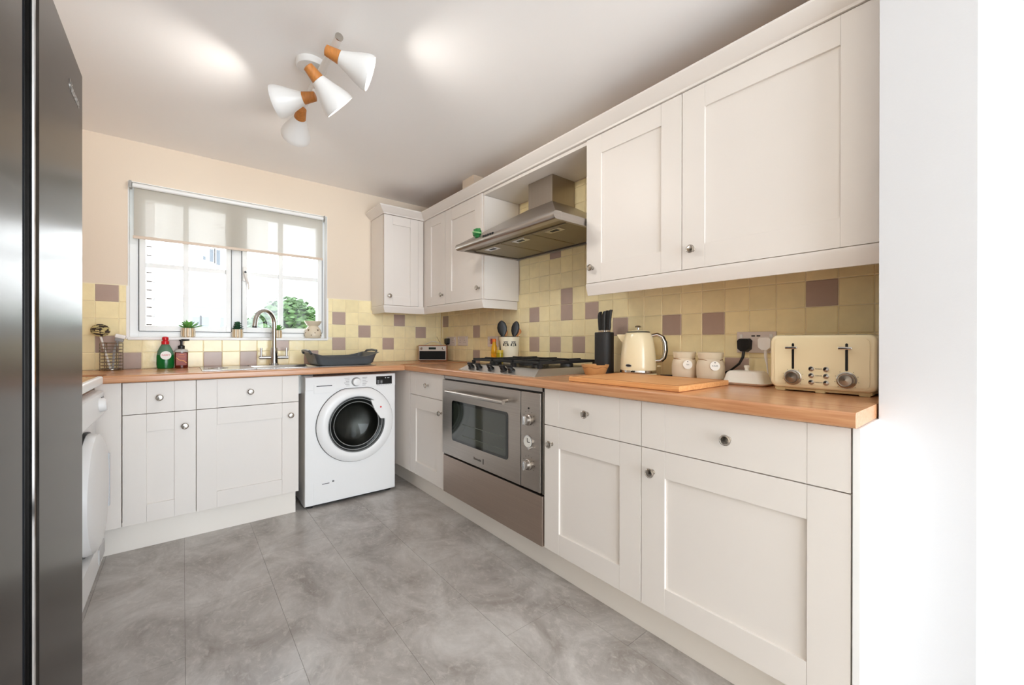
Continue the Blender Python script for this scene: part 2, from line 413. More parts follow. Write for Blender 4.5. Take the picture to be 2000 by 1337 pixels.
# --- window
w1 = thing('window_1', None, None, ((WX0 + WX1) / 2, .08, WZ0), kind='structure')
part('reveal_lining', MB().box(WX0, WX0 + .004, -.004, .06, WZ0, WZ1).box(WX1 - .004, WX1, -.004, .06, WZ0, WZ1).box(WX0, WX1, -.002, .06, WZ1 - .004, WZ1), TRIMW, w1, 0)
part('edge_trim', MB().box(WX1 - .008, WX1 + .006, -.011, -.0, WZ0 - .0, ZT + 5 * T).box(WX0 - .006, WX0 + .008, -.011, 0, WZ0, ZT + 5 * T), TRIMW, w1, 0)
part('window_sill', MB().box(WX0, WX1, -.016, .07, WZ0 - .006, WZ0 + .012, .004), TRIMW, w1)
FX0, FX1, FZ0, FZ1 = WX0 + .004, WX1 - .004, WZ0 + .012, WZ1 - .004
fy0, fy1 = .06, .13
part('frame', MB().box(FX0, -2.083, fy0, fy1, FZ0, FZ1, .002).box(-1.018, FX1, fy0, fy1, FZ0, FZ1, .002)
     .box(-2.083, -1.018, fy0, fy1, FZ0, FZ0 + .036).box(-2.083, -1.018, fy0, fy1, FZ1 - .04, FZ1).box(-1.605, -1.548, fy0, fy1, FZ0 + .036, FZ1 - .04), UPVC, w1, 0)
for sx0, sx1, bar in ((-2.080, -1.608, -1.853), (-1.545, -1.021, -1.302)):
    z0, z1 = FZ0 + .039, FZ1 - .043
    s_ = part('sash', MB().box(sx0, sx0 + .03, fy0 - .008, fy1 - .01, z0, z1, .002).box(sx1 - .03, sx1, fy0 - .008, fy1 - .01, z0, z1, .002)
              .box(sx0 + .03, sx1 - .03, fy0 - .008, fy1 - .01, z0, z0 + .034).box(sx0 + .03, sx1 - .03, fy0 - .008, fy1 - .01, z1 - .034, z1), UPVC, w1, 0)
    part('gasket', MB().box(sx0 - .003, sx0, fy0 - .009, fy0 + .02, z0, z1).box(sx1, sx1 + .003, fy0 - .009, fy0 + .02, z0, z1).box(sx0, sx1, fy0 - .009, fy0 + .02, z0 - .003, z0), GASK, s_, 0)
    gb = .0145
    xs_ = [sx0 + .03, bar - gb, bar + gb, sx1 - .03]
    zb_ = [z0 + .034, 1.557 - gb, 1.557 + gb, z1 - .034]
    part('glazing_bar', MB().box(bar - gb, bar + gb, .070, .110, zb_[0], zb_[3], .002), UPVC, s_)
    part('glazing_bar', MB().box(xs_[0], xs_[1], .075, .105, 1.557 - gb, 1.557 + gb, .002).box(xs_[2], xs_[3], .075, .105, 1.557 - gb, 1.557 + gb, .002), UPVC, s_)
    for i in (0, 2):
        for j in (0, 2):
            part('pane', MB().box(xs_[i], xs_[i + 1], .089, .091, zb_[j], zb_[j + 1]), PANE, s_, 0)
    if bar > -1.5:
        hb = part('handle', MB().box(sx0 + .004, sx0 + .028, fy0 - .02, fy0 - .008, 1.50, 1.60, .004)
                  .tube([(sx0 + .016, fy0 - .035, 1.565), (sx0 + .02, fy0 - .04, 1.53), (sx0 + .034, fy0 - .042, 1.48), (sx0 + .036, fy0 - .042, 1.44)], [.011, .009, .007, .005], 8), WHITEP, s_)
        part('handle_button', MB().lathe([(.007, 0), (.007, .004)], (sx0 + .016, fy0 - .044, 1.56), (0, -1, 0), 12), BLACK, s_)

# --- roller blind
bl = thing('roller_blind', 'sheer cream roller blind half drawn over the kitchen window', 'blind', (-1.565, -.005, 1.71))
part('tube', MB().tube([(-2.105, -.02, 2.018), (-1.03, -.02, 2.018)], .014, 12), UPVC, bl)
_fb = MB(); _fb.bm.faces.new([_fb.bm.verts.new(p) for p in ((-2.10, -.008, 1.715), (-1.032, -.008, 1.715), (-1.032, -.008, 2.018), (-2.10, -.008, 2.018))])
part('fabric', _fb, BLIND, bl, 0)
part('bottom_bar', MB().box(-2.104, -1.03, -.013, -.003, 1.70, 1.718, .003), mat('blind_bar', (214, 196, 178), .4), bl)
for x in (-2.118, -1.024):
    part('bracket', MB().box(x - .002, x + .010 if x < -1.5 else x + .002, -.042, .0, 1.995, 2.04, .002), mat('bracket_grey', (170, 170, 168), .4), bl)

# ------------------------------------------------------------------ kitchen units
def knob_mesh():
    return MB().lathe([(.009, 0), (.009, .002), (.006, .004), (.0055, .012), (.009, .016), (.0155, .019), (.0165, .022), (.0155, .0255), (.0125, .027), (.0115, .0262), (.004, .0275), (0, .0277)], seg=20, cap1=False).mesh('knob', 40)
KNOB = knob_mesh(); KNOB.materials.append(NICKEL)
def face_boxes(mb, horiz, f, a0, a1, z0, z1, t0, t1, bev):
    """box on a front plane: horiz 'y' -> plane x=f facing -x ; 'x' -> plane y=f facing -y ; t0..t1 depth behind the face"""
    if horiz == 'y': mb.box(f + t0, f + t1, a0, a1, z0, z1, bev)
    else: mb.box(a0, a1, f + t0, f + t1, z0, z1, bev)
def door(parent, horiz, f, a0, a1, z0, z1, kn=None, name='door', shaker=True, st=.09, th=.02):
    g = .0015; a0, a1 = min(a0, a1) + g, max(a0, a1) - g; z0 += g; z1 -= g
    mb = MB(); b = .0012; j = .0002
    if shaker:
        face_boxes(mb, horiz, f, a0, a0 + st - j, z0, z1, 0, th, b); face_boxes(mb, horiz, f, a1 - st + j, a1, z0, z1, 0, th, b)
        face_boxes(mb, horiz, f, a0 + st, a1 - st, z0, z0 + st, .0004, th, b); face_boxes(mb, horiz, f, a0 + st, a1 - st, z1 - st, z1, .0004, th, b)
        face_boxes(mb, horiz, f, a0 + st - .004, a1 - st + .004, z0 + st - .004, z1 - st + .004, .009, th - .002, 0)
    else:
        face_boxes(mb, horiz, f, a0, a0 + st - j, z0, z1, 0, th, b); face_boxes(mb, horiz, f, a1 - st + j, a1, z0, z1, 0, th, b)
        face_boxes(mb, horiz, f, a0 + st, a1 - st, z0, z1, .0004, th, b)
    d = part(name, mb, CAB, parent)
    if kn:
        a, z = kn
        M = look((f, a, z), (-1, 0, 0)) if horiz == 'y' else look((a, f, z), (0, -1, 0))
        sub('knob', KNOB, None, d, M)
    return d
def carcass(parent, horiz, f, a0, a1, z0, z1, depth, m=None):
    mb = MB(); a0, a1 = min(a0, a1), max(a0, a1); t = .018
    face_boxes(mb, horiz, f + .0215, a0, a0 + t, z0, z1, 0, depth, 0); face_boxes(mb, horiz, f + .0215, a1 - t, a1, z0, z1, 0, depth, 0)
    face_boxes(mb, horiz, f + .0215, a0 + t, a1 - t, z0, z0 + t, 0, depth, 0); face_boxes(mb, horiz, f + .0215, a0 + t, a1 - t, z1 - t, z1, 0, depth, 0)
    face_boxes(mb, horiz, f + .0215, a0 + t, a1 - t, z0 + t, z1 - t, depth - .01, depth, 0)
    return part('carcass', mb, m or CARC, parent, 0)
def base_unit(label, horiz, f, a0, a1, kd, kk):
    mid = (a0 + a1) / 2
    t = thing('base_cabinet', label, 'cabinet', (f + .3, mid, ZB) if horiz == 'y' else (mid, f + .3, ZB))
    carcass(t, horiz, f, a0, a1, ZB, ZD, .53 if horiz == 'x' else .55)
    door(t, horiz, f, a0, a1, ZS, ZD, (kd, .7865), 'drawer_front', False)
    door(t, horiz, f, a0, a1, ZB, ZS, (kk, .627))
    return t
base_unit('narrow cream base cabinet with drawer beside the corner filler and dryer', 'x', YD, B0, B1, -1.962, -1.86)
base_unit('cream sink base cabinet with drawer front beside the washing machine', 'x', YD, B1, B2, -1.564, -1.356)
base_unit('cream base cabinet with drawer between the washing machine corner and oven', 'y', XD, Y1, Y0, -.918, -1.10)
base_unit('cream base cabinet with drawer directly next to the oven controls', 'y', XD, Y3, Y2, -2.287, -2.085)
base_unit('widest cream base cabinet at the open end below the toaster', 'y', XD, Y4 + .004, Y3, -2.83, -2.58)
tag(part('filler_panel', MB().box(-2.20, B0 - .002, YD, YD + .018, ZB, ZD, .001), CAB), 'plain cream filler panel in the corner beside the dryer', 'panel')
tag(part('filler_panel', MB().box(XD, XD + .018, Y0 + .002, -.03, ZB, ZD, .001), CAB), 'plain cream filler panel in the corner right of the washing machine', 'panel')
tag(part('end_panel', MB().box(XD - .002, -.01, Y4 - .013, Y4 + .002, 0, ZD, .001), TRIMW), 'tall white end panel closing the widest base cabinet', 'panel')
PL = mat('plinth_cream', (238, 232, 224), .45)
tag(part('plinth', MB().box(-2.20, B2 - .004, -.505, -.489, 0, .15, .001), PL), 'cream plinth board under the sink cabinets', 'plinth')
tag(part('plinth', MB().box(-.520, -.504, Y4 + .004, -.03, 0, .15, .001), PL), 'long cream plinth board under the oven run', 'plinth')

# --- worktops (rounded post-formed front edge)
def nose(f, b, z1=ZT, th=.038, r=.009, sgn=1):
    pts = []
    for i in range(5):
        a = PI / 2 * i / 4; pts.append((f + sgn * (r - r * math.sin(a)), z1 - r + r * math.cos(a)))
    for i in range(5):
        a = PI / 2 * i / 4; pts.append((f + sgn * (r - r * math.cos(a)), z1 - th + r - r * math.sin(a)))
    return pts + [(b, z1 - th), (b, z1)]
SX0, SX1, SY0, SY1 = -1.785, -.80, -.06, -.515      # sink plate
BX0, BX1, BY0, BY1 = -1.52, -1.18, -.15, -.47        # bowl
tag(part('worktop', MB().prism(nose(YW, BY1), 0, -2.168, XW)
         .box(-2.76, BX0, BY1, -.009, ZT - .038, ZT).box(BX1, -.009, BY1, -.009, ZT - .038, ZT).box(BX0, BX1, BY0, -.009, ZT - .038, ZT), WT_X, None, 50),
    'beech laminate worktop under the window with the sink let in', 'worktop')
wr_ = part('worktop', MB().prism(nose(XW, -.009), 1, Y4 - .008, YW + .0), WT_Y, None, 50)
tag(wr_, 'long beech laminate worktop along the hob wall', 'worktop')
part('joint_strip', MB().box(XW + .004, -.02, YW - .001, YW + .002, ZT, ZT + .0008), STEEL, wr_, 0)
wl_ = part('worktop', MB().prism(nose(-2.168, -2.76, sgn=-1), 1, -1.74, -.62), WT_L, None, 50)
tag(wl_, 'short worktop with sheen painted white on its front edge above the dryer', 'worktop')
part('edge_sheen', MB().prism([(p[0] + .0015, p[1]) for p in nose(-2.168, -2.185, ZT + .001, .04, .009, -1)], 1, -1.74, -.62), TRIMW, wl_, 50)  # white band painted for the sky sheen on the rounded laminate edge

# --- wall units
def wall_unit(label, horiz, f, a0, a1, doors, st=.09):
    mid = (a0 + a1) / 2
    t = thing('wall_cabinet', label, 'cabinet', (f + .15, mid, ZUB) if horiz == 'y' else (mid, f + .15, ZUB))
    carcass(t, horiz, f, a0, a1, ZUB, ZUT, abs(f) - .034, mat('brown_bounce_carcass', (150, 108, 70), .7))  # carcass browned so its unseen tops darken and tint the ceiling bounce
    for d0, d1, k_ in doors: door(t, horiz, f, d0, d1, ZUB, ZUT, k_, st=st if d1 - d0 > .35 else .07)
    return t
wall_unit('single door cream wall cabinet on the window wall', 'x', YU, -.652, -.362, [(-.652, -.362, (-.612, 1.435))])
wall_unit('narrow cream corner wall cabinet facing across the hob', 'y', XU, U1, -.327, [(U1, -.327, (-.590, 1.437))])
wall_unit('cream wall cabinet touching the left of the cooker hood', 'y', XU, U2, U1, [(U2, U1, (-1.085, 1.439))])
wall_unit('cream wall cabinet touching the right of the cooker hood', 'y', XU, U4, U3, [(U4, U3, (-2.068, 1.435))])
wall_unit('widest cream wall cabinet above the toaster', 'y', XU, U5, U4, [(U5, U4, (-2.57, 1.438))])
tag(part('corner_post', MB().box(-.360, -.316, YU + .006, YU + .03, ZUB, ZUT).box(XU + .004, XU + .028, -.325, YU + .03, ZUB, ZUT), CAB), 'slim cream corner post between the two wall cabinets', 'panel')
tag(part('side_panel', MB().box(-.655, -.653, -.009, YU + .02, ZUB, ZUT), CAB), 'thin cream side panel on the window wall cabinet', 'panel')
tag(part('bridge_shelf', MB().box(-.306, -.009, U3 + .002, U2 - .002, 2.052, 2.07, .001), CAB), 'cream bridging shelf above the cooker hood', 'shelf')
tag(part('hood_side_panel', MB().box(-.306, -.0085, U2 - .018, U2 - .001, ZUB, 2.05), CAB), 'cream side panel facing the cooker hood chimney', 'panel')
def corn(f, s=1): return [(f + .02, 2.0735), (f - .006, 2.0735), (f - .008, 2.082), (f - .020, 2.090), (f - .044, 2.114), (f - .050, 2.122), (f - .050, 2.130), (f + .02, 2.130)]
def railp(f): return [(f + .02, 1.361), (f - .003, 1.361), (f - .004, 1.346), (f + .010, 1.304), (f + .02, 1.304)]
def mitre(mb, prof, y_end):
    """profile run along the hob wall, mitred into the run on the window wall at the inside corner, then a return on the left"""
    rings = []
    o = lambda p: p[0] - XU                      # outward offset (negative = proud)
    rings.append([(p[0], y_end, p[1]) for p in prof])
    rings.append([(p[0], YU + o(p), p[1]) for p in prof])
    rings.append([(-.652 + o(p), YU + o(p), p[1]) for p in prof])
    rings.append([(-.652 + o(p), -.004, p[1]) for p in prof])
    return mb.ring_skin(rings)
tag(part('cornice', mitre(MB(), corn(XU), NIBY0 + .004), CAB, None, 25), 'cream cornice moulding running along the wall cabinet tops', 'moulding')
rl = mitre(MB(), railp(XU), U2 - .004)
tag(part('light_rail', rl.box(-.292, -.009, U2 - .004, U2 + .012, 1.304, 1.361), CAB, None, 25), 'cream light rail under the corner wall cabinets', 'moulding')
rl2 = MB().ring_skin([[(p[0], U3 - .002, p[1]) for p in railp(XU)], [(p[0], NIBY0 + .004, p[1]) for p in railp(XU)]])
tag(part('light_rail', rl2, CAB, None, 25), 'cream light rail under the wall cabinets above the toaster', 'moulding')
tag(part('duct_box', MB().box(-.225, -.02, -.89, -.735, ZUT + .001, CEIL - .002, .001), PAINT), 'cream boxed duct between wall cabinet top and ceiling', 'duct')

# ------------------------------------------------------------------ fridge freezer
FXF, FY0, FY1, FZT = -2.08, -1.775, -2.69, 1.79
f = thing('fridge_freezer', 'tall dark steel side by side fridge freezer', 'fridge', (-2.42, -2.23, 0))
part('cabinet', MB().box(-2.76, -2.15, FY1 + .01, FY0 - .01, .03, FZT - .01, .004), mat('fridge_side', (92, 90, 88), .4), f)
part('kick_strip', MB().box(-2.7, -2.16, FY1 + .02, FY0 - .02, 0, .03), BLACK, f)
def fdoor(ya, yb, inner):
    """door slab from ya (outer edge) to yb (edge by the grip recess), grip edge rolled back"""
    s = 1 if yb > ya else -1
    poly = [(-2.14, ya), (FXF - .006, ya), (FXF, ya + s * .006), (FXF, yb - s * .010), (FXF - .004, yb - s * .003), (FXF - .010, yb), (-2.14, yb)]
    return part('door', MB().prism(poly, 2, .05, FZT), FRIDGE, f, 30)
d1 = fdoor(FY0, -2.215, 1); fdoor(FY1, -2.30, 1)
part('grip_recess', MB().box(-2.145, -2.135, -2.298, -2.217, .05, FZT - .002), mat('recess_dark', (40, 42, 46), .4, .3), f, 0)
part('grip_edge', MB().box(-2.138, -2.096, -2.2185, -2.2155, .05, FZT - .002).box(-2.138, -2.096, -2.2995, -2.2965, .05, FZT - .002), mat('recess_dark', (0, 0, 0)), f, 0)
part('edge_highlight', MB().tube([(-2.086, -2.217, .05), (-2.086, -2.217, FZT - .002)], .004, 8), CHROME, f)
text('logo', 'Hisense', .036, mat('logo_silver', (196, 192, 188), .3, .7), d1, look((FXF + .0006, -1.885, 1.693), (1, 0, 0), (0, 1, 0)))

# ------------------------------------------------------------------ tumble dryer (left run)
t = thing('tumble_dryer', 'white front loading tumble dryer beside the fridge', 'dryer', (-2.48, -.95, 0))
dx = -2.195; dya, dyb = -.60, -1.195
part('body', MB().box(-2.76, dx, dyb, dya, .02, .846, .008), WMW, t)
part('control_panel', MB().prism([(dx, .715), (dx + .02, .715), (dx + .034, .735), (dx + .03, .835), (dx, .843)], 1, dyb + .004, dya - .004), WMW, t, 20)
kd = part('program_dial', MB().lathe([(.032, 0), (.03, .018), (.024, .026), (0, .026)], (dx + .03, -.75, .785), (1, 0, .1), 24, cap1=False), WMW, t)
part('display', MB().box(dx + .030, dx + .0335, -.69, -.63, .765, .815, .001), BLACKG, t)
dr = part('door', MB().lathe([(.25, 0), (.252, .02), (.245, .042), (.22, .055), (.15, .062), (0, .064)], (dx, -.895, .43), (1, 0, 0), 48, cap1=False), WMW, t)
part('door_seal', MB().lathe([(.258, 0), (.258, .012)], (dx, -.895, .43), (1, 0, 0), 48), BLACK, t)
part('door_grip', MB().box(dx + .05, dx + .058, -.685, -.66, .30, .55, .003), mat('grip_white', (206, 210, 216), .3), dr)
part('kick_panel', MB().prism([(dx, .02), (dx + .012, .02), (dx + .034, .06), (dx + .03, .165), (dx, .17)], 1, dyb + .004, dya - .004), WMW, t, 20)
part('filter_flap', MB().box(dx + .03, dx + .037, -.79, -.64, .075, .14, .003), mat('flap_grey', (200, 200, 200), .4), t)

# ------------------------------------------------------------------ washing machine
wy = -.535; wx0, wx1 = -1.268, -.668
t = thing('washing_machine', 'white front loading washing machine with round dark porthole door', 'washing machine', ((wx0 + wx1) / 2, -.28, 0))
part('body', MB().box(wx0, wx1, wy + .12, -.03, .02, .85, .006), WMW, t)
_c0 = (-.947, .518)
def _rect_hit(a, ins):
    dx_, dz_ = math.cos(a), math.sin(a); ts = []
    for lim, c_, d_ in ((wx1 - ins, _c0[0], dx_), (wx0 + ins, _c0[0], dx_), (.85 - ins, _c0[1], dz_), (.02 + ins, _c0[1], dz_)):
        if abs(d_) > 1e-6 and (lim - c_) / d_ > 0: ts.append((lim - c_) / d_)
    t_ = min(ts); return (_c0[0] + dx_ * t_, _c0[1] + dz_ * t_)
_as = sorted([i * 2 * PI / 72 for i in range(72)] + [math.atan2(z_ - _c0[1], x_ - _c0[0]) % (2 * PI) for x_ in (wx0, wx1) for z_ in (.02, .85)])
part('front_shell', MB().ring_skin([[(p[0], wy + .121, p[1]) for p in [_rect_hit(a, 0) for a in _as]], [(p[0], wy + .010, p[1]) for p in [_rect_hit(a, 0) for a in _as]],
     [(p[0], wy + .003, p[1]) for p in [_rect_hit(a, .003) for a in _as]], [(p[0], wy, p[1]) for p in [_rect_hit(a, .010) for a in _as]],
     [(_c0[0] + .186 * math.cos(a), wy, _c0[1] + .186 * math.sin(a)) for a in _as], [(_c0[0] + .186 * math.cos(a), wy + .119, _c0[1] + .186 * math.sin(a)) for a in _as]], True, False, False), WMW, t, 30)
for x in (wx0 + .04, wx1 - .04):
    part('foot', MB().lathe([(.02, 0), (.02, .022)], (x, wy + .05, 0), seg=12), BLACK, t)
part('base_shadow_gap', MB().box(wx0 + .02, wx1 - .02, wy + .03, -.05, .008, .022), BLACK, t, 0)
cxw, czw = -.947, .518
def cutring(r, zc, flat):      # circle with the top sliced flat at height flat
    pts = []
    for i in range(64):
        a = 2 * PI * i / 64; x, z = cxw + r * math.cos(a), zc + r * math.sin(a)
        pts.append((x, min(z, flat)))
    return pts
def ringy(rs, mb=None):
    mb = mb or MB()
    mb.ring_skin([[(p[0], y, p[1]) for p in cutring(r, czw, fl_)] for r, y, fl_ in rs], True, False, False); return mb
part('door_gap', ringy([(.258, wy - .001, .762), (.258, wy - .004, .762), (.2, wy - .004, .758)]), mat('gap_dark', (70, 70, 70), .5), t)
dr = part('door', ringy([(.2545, wy, .759), (.2545, wy - .012, .759), (.246, wy - .022, .752), (.222, wy - .030, .74), (.200, wy - .032, .73), (.186, wy - .026, .72)]), WMW, t, 40)
part('door_ring', ringy([(.189, wy - .0305, .9), (.184, wy - .031, .9), (.181, wy - .026, .9), (.181, wy - .010, .9)]), mat('door_ring', (120, 122, 122), .45, 0), dr, 40)
part('drum', MB().lathe([(.183, .02), (.178, .07), (.10, .112), (0, .114)], (cxw, wy, czw), (0, 1, 0), 40, cap0=False, cap1=False), mat('drum_dark', (110, 106, 100), .35, .7), t, 60)
part('porthole_glass', MB().lathe([(.181, -.020), (.150, -.016), (.140, .0), (.125, .045), (.105, .058), (0, .064)], (cxw, wy, czw), (0, 1, 0), 48, cap0=False, cap1=False), SMOKE, dr, 60)
part('door_seal', MB().lathe([(.182, -.014), (.160, -.008), (.150, .012), (.176, .03)], (cxw, wy, czw), (0, 1, 0), 48, cap0=False, cap1=False), mat('rubber_grey', (52, 54, 54), .4), dr, 60)
part('glass_rim', ringy([(.176, wy - .0195, .9), (.173, wy - .0225, .9), (.170, wy - .0195, .9)]), mat('glass_rim', (150, 152, 152), .3), dr, 40)
part('glass_rim', ringy([(.152, wy - .0165, .9), (.150, wy - .019, .9), (.147, wy - .015, .9)]), mat('glass_rim', (0, 0, 0)), dr, 40)
part('door_handle', MB().prism([(cxw + .088, .675), (cxw + .15, .66), (cxw + .188, .60), (cxw + .196, .535), (cxw + .158, .54), (cxw + .118, .60)], 1, wy - .034, wy - .02), WMW, dr, 20)
part('badge', MB().lathe([(.006, 0), (.006, .002)], (cxw + .158, wy - .034, .62), (0, -1, 0), 12), REDP, dr)
cp = part('control_panel', MB().box(wx0 + .004, wx1 - .004, wy - .004, wy, .762, .845, .0015), WMW, t)
part('display', MB().box(-.811, -.697, wy - .0065, wy - .003, .775, .832, .001), BLACKG, t)
for i in range(6):
    part('indicator', MB().box(-.803 + (i % 2) * .022, -.789 + (i % 2) * .022, wy - .0072, wy - .0065, .783 + (i // 2) * .009, .786 + (i // 2) * .009), mat('lcd_light', (190, 194, 196), .5), t, 0)
part('display_mark', MB().box(-.748, -.742, wy - .0072, wy - .0065, .816, .823).box(-.732, -.716, wy - .0072, wy - .0065, .817, .821), mat('lcd_light', (0, 0, 0)), t, 0)
part('program_dial', MB().lathe([(.030, 0), (.030, .006), (.026, .009)], (-.95, wy - .004, .803), (0, -1, 0), 32), WMG, t)
part('dial_cap', MB().lathe([(.0255, 0), (.0245, .020), (.020, .023), (0, .023)], (-.95, wy - .008, .803), (0, -1, 0), 32, cap1=False), WMW, t)
lm = MB()
for s in (-1, 1):
    for i in range(6):
        L_ = .022 + .012 * ((i * 7 + (s > 0) * 3) % 3) / 2
        xa = -.95 + s * (.045 + abs(i - 2.5) * -.001); lm.box(xa, xa + s * L_, wy - .0046, wy - .004, .776 + i * .0105, .7785 + i * .0105)
for i in range(8): lm.box(-.803 + i * .013, -.795 + i * .013, wy - .0046, wy - .004, .7685, .771)
part('printed_marks', lm, mat('print_grey', (150, 148, 148), .6), t, 0)['kind'] = 'stuff'
dw = part('detergent_drawer', MB().box(-1.215, -1.085, wy - .006, wy - .003, .742, .80, .001), WMW, t)
part('drawer_slot', MB().box(-1.20, -1.105, wy - .0075, wy - .0055, .785, .790), BLACK, dw, 0)
part('filter_cover', MB().box(-1.215, -1.08, wy - .0015, wy + .004, .045, .165, .001), WMW, t)
part('flap_notch', MB().box(-1.165, -1.12, wy - .0025, wy + .002, .147, .152).box(-1.103, -1.09, wy - .0025, wy + .002, .152, .162), mat('notch_grey', (110, 110, 112), .5), t, 0)

# ------------------------------------------------------------------ oven
t = thing('built_in_oven', 'wide stainless steel built in oven below the hob', 'oven', (-.33, (Y1 + Y2) / 2, .39)); OVEN = t
part('housing', MB().box(-.598, -.06, Y2 + .004, Y1 - .004, .388, .866), BLACK, t, 0)
part('vent_strip', MB().box(-.606, -.597, Y2 + .012, Y1 - .012, .850, .867, .001), STEEL, t)
part('side_trim', MB().box(-.606, -.597, Y2 + .004, Y2 + .009, .39, .85), STEEL, t, 0)
def rrect(y0, y1, z0, z1, r, n=5):
    pts = []
    for cy_, cz_, a0 in ((y1 - r, z1 - r, 0), (y0 + r, z1 - r, PI / 2), (y0 + r, z0 + r, PI), (y1 - r, z0 + r, 1.5 * PI)):
        for i in range(n + 1):
            a = a0 + PI / 2 * i / n; pts.append((cy_ + r * math.cos(a), cz_ + r * math.sin(a)))
    return pts
dr = part('door', MB().box(-.617, -.598, -1.883, -1.134, .393, .842, .002), STEELH, t)
part('window_glass', MB().prism(rrect(-1.790, -1.250, .490, .727, .018), 0, -.6185, -.612), mat('oven_black_glass', (14, 16, 16), .05, coat=.3), dr)
part('inner_pane', MB().prism(rrect(-1.774, -1.266, .504, .713, .010), 0, -.6192, -.6186), mat('oven_tinted_glass', (46, 52, 44), .04, coat=.6), dr)
for z in (.60, .535):
    part('shelf_line', MB().box(-.6197, -.6193, -1.75, -1.37, z, z + .003), mat('oven_rack_line', (88, 92, 80), .3), dr, 0)
hA, hB = on(0, -.662, 871, 761), on(0, -.662, 983, 784)
h = part('handle', MB().tube([(-.662, hA.y, .782), (-.662, hB.y, .782)], .0105, 14), STEEL, dr)
for y in (hA.y - .03, hB.y + .03): part('handle_post', MB().tube([(-.612, y, .784), (-.662, y, .782)], .008, 10), STEEL, h)
text('brand_mark', 'Baumatic', .020, mat('mark_dark', (60, 56, 54), .4), dr, look((-.6176, -1.52, .434), (-1, 0, 0), (0, -1, 0)))
part('brand_bar', MB().box(-.619, -.617, -1.578, -1.573, .420, .448), mat('mark_dark', (60, 56, 54)), dr, 0)
cp = part('control_panel', MB().box(-.616, -.598, -2.021, -1.887, .393, .842, .002), STEELH, t)
for z in (.714, .506):
    kb = part('control_knob', MB().lathe([(.026, 0), (.026, .008), (.022, .012), (.020, .026), (0, .027)], (-.616, -1.943, z), (-1, 0, 0), 24, cap1=False), STEEL, cp)
    part('knob_grip', MB().box(-.652, -.640, -1.949, -1.937, z - .021, z + .021, .003), CHROME, kb)
ck = part('clock', MB().lathe([(.030, 0), (.030, .006), (.026, .007)], (-.616, -1.943, .612), (-1, 0, 0), 28), CHROME, cp)
part('clock_face', MB().lathe([(.0255, 0), (.0255, .0012)], (-.6228, -1.943, .612), (-1, 0, 0), 28), mat('clock_white', (226, 224, 218), .3), ck)
part('clock_hands', MB().box(-.6252, -.624, -1.9445, -1.9415, .612, .630).box(-.6252, -.624, -1.960, -1.943, .610, .6135), BLACK, ck, 0)
part('setting_knob', MB().lathe([(.006, 0), (.005, .022)], (-.616, -1.966, .588), (-1, 0, 0), 12), CHROME, cp)
part('indicator_lamp', MB().lathe([(.0045, 0), (.0045, .002)], (-.616, -1.943, .767), (-1, 0, 0), 12), BLACK, cp)
mk = MB()
for z in (.714, .506):
    for i in range(9):
        a = math.radians(-120 + i * 30); mk.box(-.6166, -.6160, -1.943 - .040 * math.sin(a) - .002, -1.943 - .040 * math.sin(a) + .002, z + .040 * math.cos(a) - .0012, z + .040 * math.cos(a) + .0012)
part('dial_marks', mk, mat('mark_dark', (60, 56, 54)), cp, 0)['kind'] = 'stuff'
part('plinth_panel', MB().box(-.612, -.592, Y2 + .005, Y1 - .006, .154, .380, .002), STEELD, OVEN)['label'] = 'bronze tinted steel plinth panel'

# ------------------------------------------------------------------ gas hob
hx0, hx1, hya, hyb = -.578, -.065, -1.942, -1.262
t = thing('gas_hob', 'stainless steel five burner gas hob on the worktop', 'hob', (-.32, -1.6, ZT))
zt = ZT + .034
def rect(x0, x1, y0, y1, z): return [(x0, y0, z), (x1, y0, z), (x1, y1, z), (x0, y1, z)]
part('base', MB().ring_skin([rect(hx0, hx1, hya, hyb, ZT + .0004), rect(hx0, hx1, hya, hyb, ZT + .003), rect(hx0 + .055, hx1 - .008, hya + .03, hyb - .03, zt)]), mat('hob_steel', (226, 224, 220), .38, 1), t, 20)
part('burner_tray', MB().box(hx0 + .075, hx1 - .02, hya + .045, hyb - .045, zt, zt + .002), mat('hob_tray', (120, 112, 100), .25, 1), t, 0)
sl = Vector((-(.031), 0, .055)).normalized()
for y in (-1.364, -1.444, -1.558, -1.672, -1.737):
    o_ = (-.553, y, .9245)
    kb = part('hob_knob', MB().lathe([(.020, 0), (.019, .006), (.015, .010), (.0145, .026), (.012, .028), (0, .028)], o_, sl, 18, cap1=False), BLACK, t)
    part('knob_grip', MB().box(-.022, .022, -.0045, .0045, .022, .034, .002).xf(look(o_, sl, (0, 1, 0))), BLACK, kb)
for bx, by, br in ((-.42, -1.42, .036), (-.20, -1.42, .030), (-.31, -1.60, .055), (-.42, -1.79, .030), (-.20, -1.79, .036)):
    b_ = part('burner', MB().lathe([(br, 0), (br, .010), (br * .85, .012)], (bx, by, zt + .002), seg=24), mat('burner_alloy', (90, 90, 90), .5, .8), t)
    part('burner_cap', MB().lathe([(br * .9, 0), (br * .88, .006), (br * .6, .009), (0, .0095)], (bx, by, zt + .0145), seg=24, cap1=False), IRON, b_)
